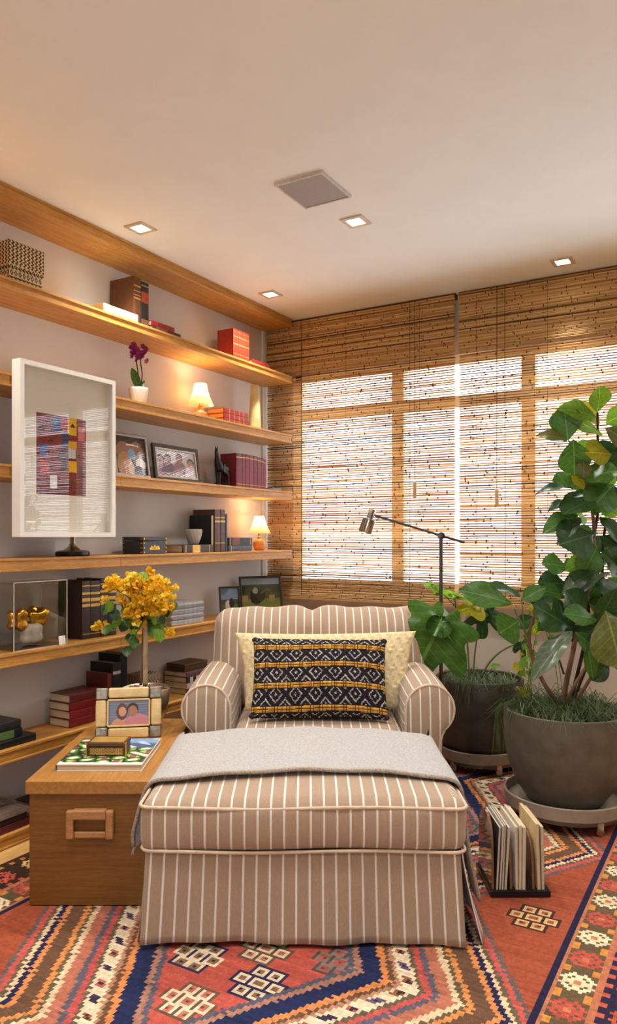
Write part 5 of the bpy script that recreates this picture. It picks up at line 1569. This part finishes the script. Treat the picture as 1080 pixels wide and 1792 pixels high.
BLKF = mat('black_silver_frame', (84, 78, 76), rough=.3, metal=.8)
picture('larger silver framed photograph of a buffalo behind the armchair', -2.675, along(458, -2.675), z, .292, .225, .013, BLKF, bull, rz=math.radians(58))
picture('smaller silver framed photograph beside the buffalo picture', -2.70, along(403, -2.70), z, .136, .175, .010, BLKF, field, rz=math.radians(62), nx=30, ny=36)

# ---- low shelf
z = SH[7]
book('black book at the bottom of the pile at the far left', 1.86, z, .030, .306, .15, (24, 24, 28), True, -2.62)
book('black book with green picture spine, middle of the far left pile', 1.83, z+.0302, .034, .282, .15, (28, 32, 32), True, -2.64, bands=((.6, .85, (96, 126, 70)),))
book('grey-topped black book on top of the far left pile', 1.83, z+.0644, .032, .284, .14, (44, 44, 48), True, -2.65)
cs = [(122, 28, 34), (130, 30, 38), (116, 24, 30), (96, 34, 32)]
for k in range(4):
    book('%s red-bound book of the pile left of the trunk tree, counted from below' % ORD[k], 2.372+.004*(k % 2), z+k*.037, .0365, .20, .135, cs[k], True, -2.645, group='red-bound pile')
book('red-brown book in front of the two standing black ones', 2.625, z, .03, .205, .14, (98, 38, 26), xf=-2.668)
book('standing black book with pale mark on its spine', 2.657, z, .052, .25, .15, (26, 28, 30), xf=-2.664, bands=((.78, .84, (190, 186, 180)), (.3, .5, (96, 70, 60))))
book('tallest black book, farther back behind the pale-marked one', 2.712, z, .05, .285, .145, (24, 26, 30), xf=-2.670)
def lattice(u, v): return (86, 66, 50) if abs(((u*6+v*4) % 1)-.5) < .16 or abs(((u*6-v*4) % 1)-.5) < .16 else (196, 176, 150)
pb = thing('patterned_box', 'cream and brown lattice-patterned box behind the tree stem', 'box', (-2.74, 2.955, z), 0)
wbox('body', .055, .06, .0005, .118, pb, lattice, 48, 40)
wbox('lid', .058, .063, .119, .150, pb, lattice, 48, 14)
info = [('brown-spined book at the bottom of the pile behind the armchair arm', .034, (92, 70, 66), .26), ('pale paperback second in the pile behind the armchair arm', .030, (206, 192, 176), .255), ('black and white lettered book third in that pile', .032, (52, 40, 44), .25), ('plum book fourth in the pile, right under the wooden box', .026, (110, 74, 78), .25)]
zz = z
for k, (lb, t_, c_, h_) in enumerate(info):
    book(lb, 3.187, zz, t_, h_, .165, c_, True, -2.64, bands=((.1, .2, (214, 204, 196)), (.3, .65, (214, 204, 196))) if k == 2 else ())
    zz += t_+.0003
wbx = thing('wooden_case', 'flat dark wooden case on top of the book pile', 'box', (-2.73, 3.30, zz), 0)
MB().rbox(-.065, .065, -.10, .10, 0, .022, .003, 1).build('body', WALNUT, wbx)
MB().rbox(-.067, .067, -.102, .102, .0225, .040, .004, 2).build('lid', WALNUT, wbx)

# ---- lowest shelf
z = SH[8]
book('wine-red album at the bottom of the pile on the lowest shelf', 1.70, z, .030, .44, .20, (92, 34, 42), True, -2.615)
book('dark brown album second in the pile on the lowest shelf', 1.70, z+.0302, .026, .42, .19, (40, 28, 28), True, -2.62)
t = book('grey picture album topping the pile on the lowest shelf', 1.70, z+.0564, .018, .43, .20, (134, 118, 108), True, -2.615)
color_grid('cover_picture', 20, 30, lambda u, v: (-.185+.17*u, .03+.37*v, .0186), lambda u, v: (58, 50, 44) if (.2 < u < .75 and .35 < v < .8) or (abs(u-.5) < .05) else (150, 132, 120), PRINT, t)
book('closed dark book lying far back on the lowest shelf', 2.20, z, .05, .22, .14, (50, 30, 28), True, -2.66)
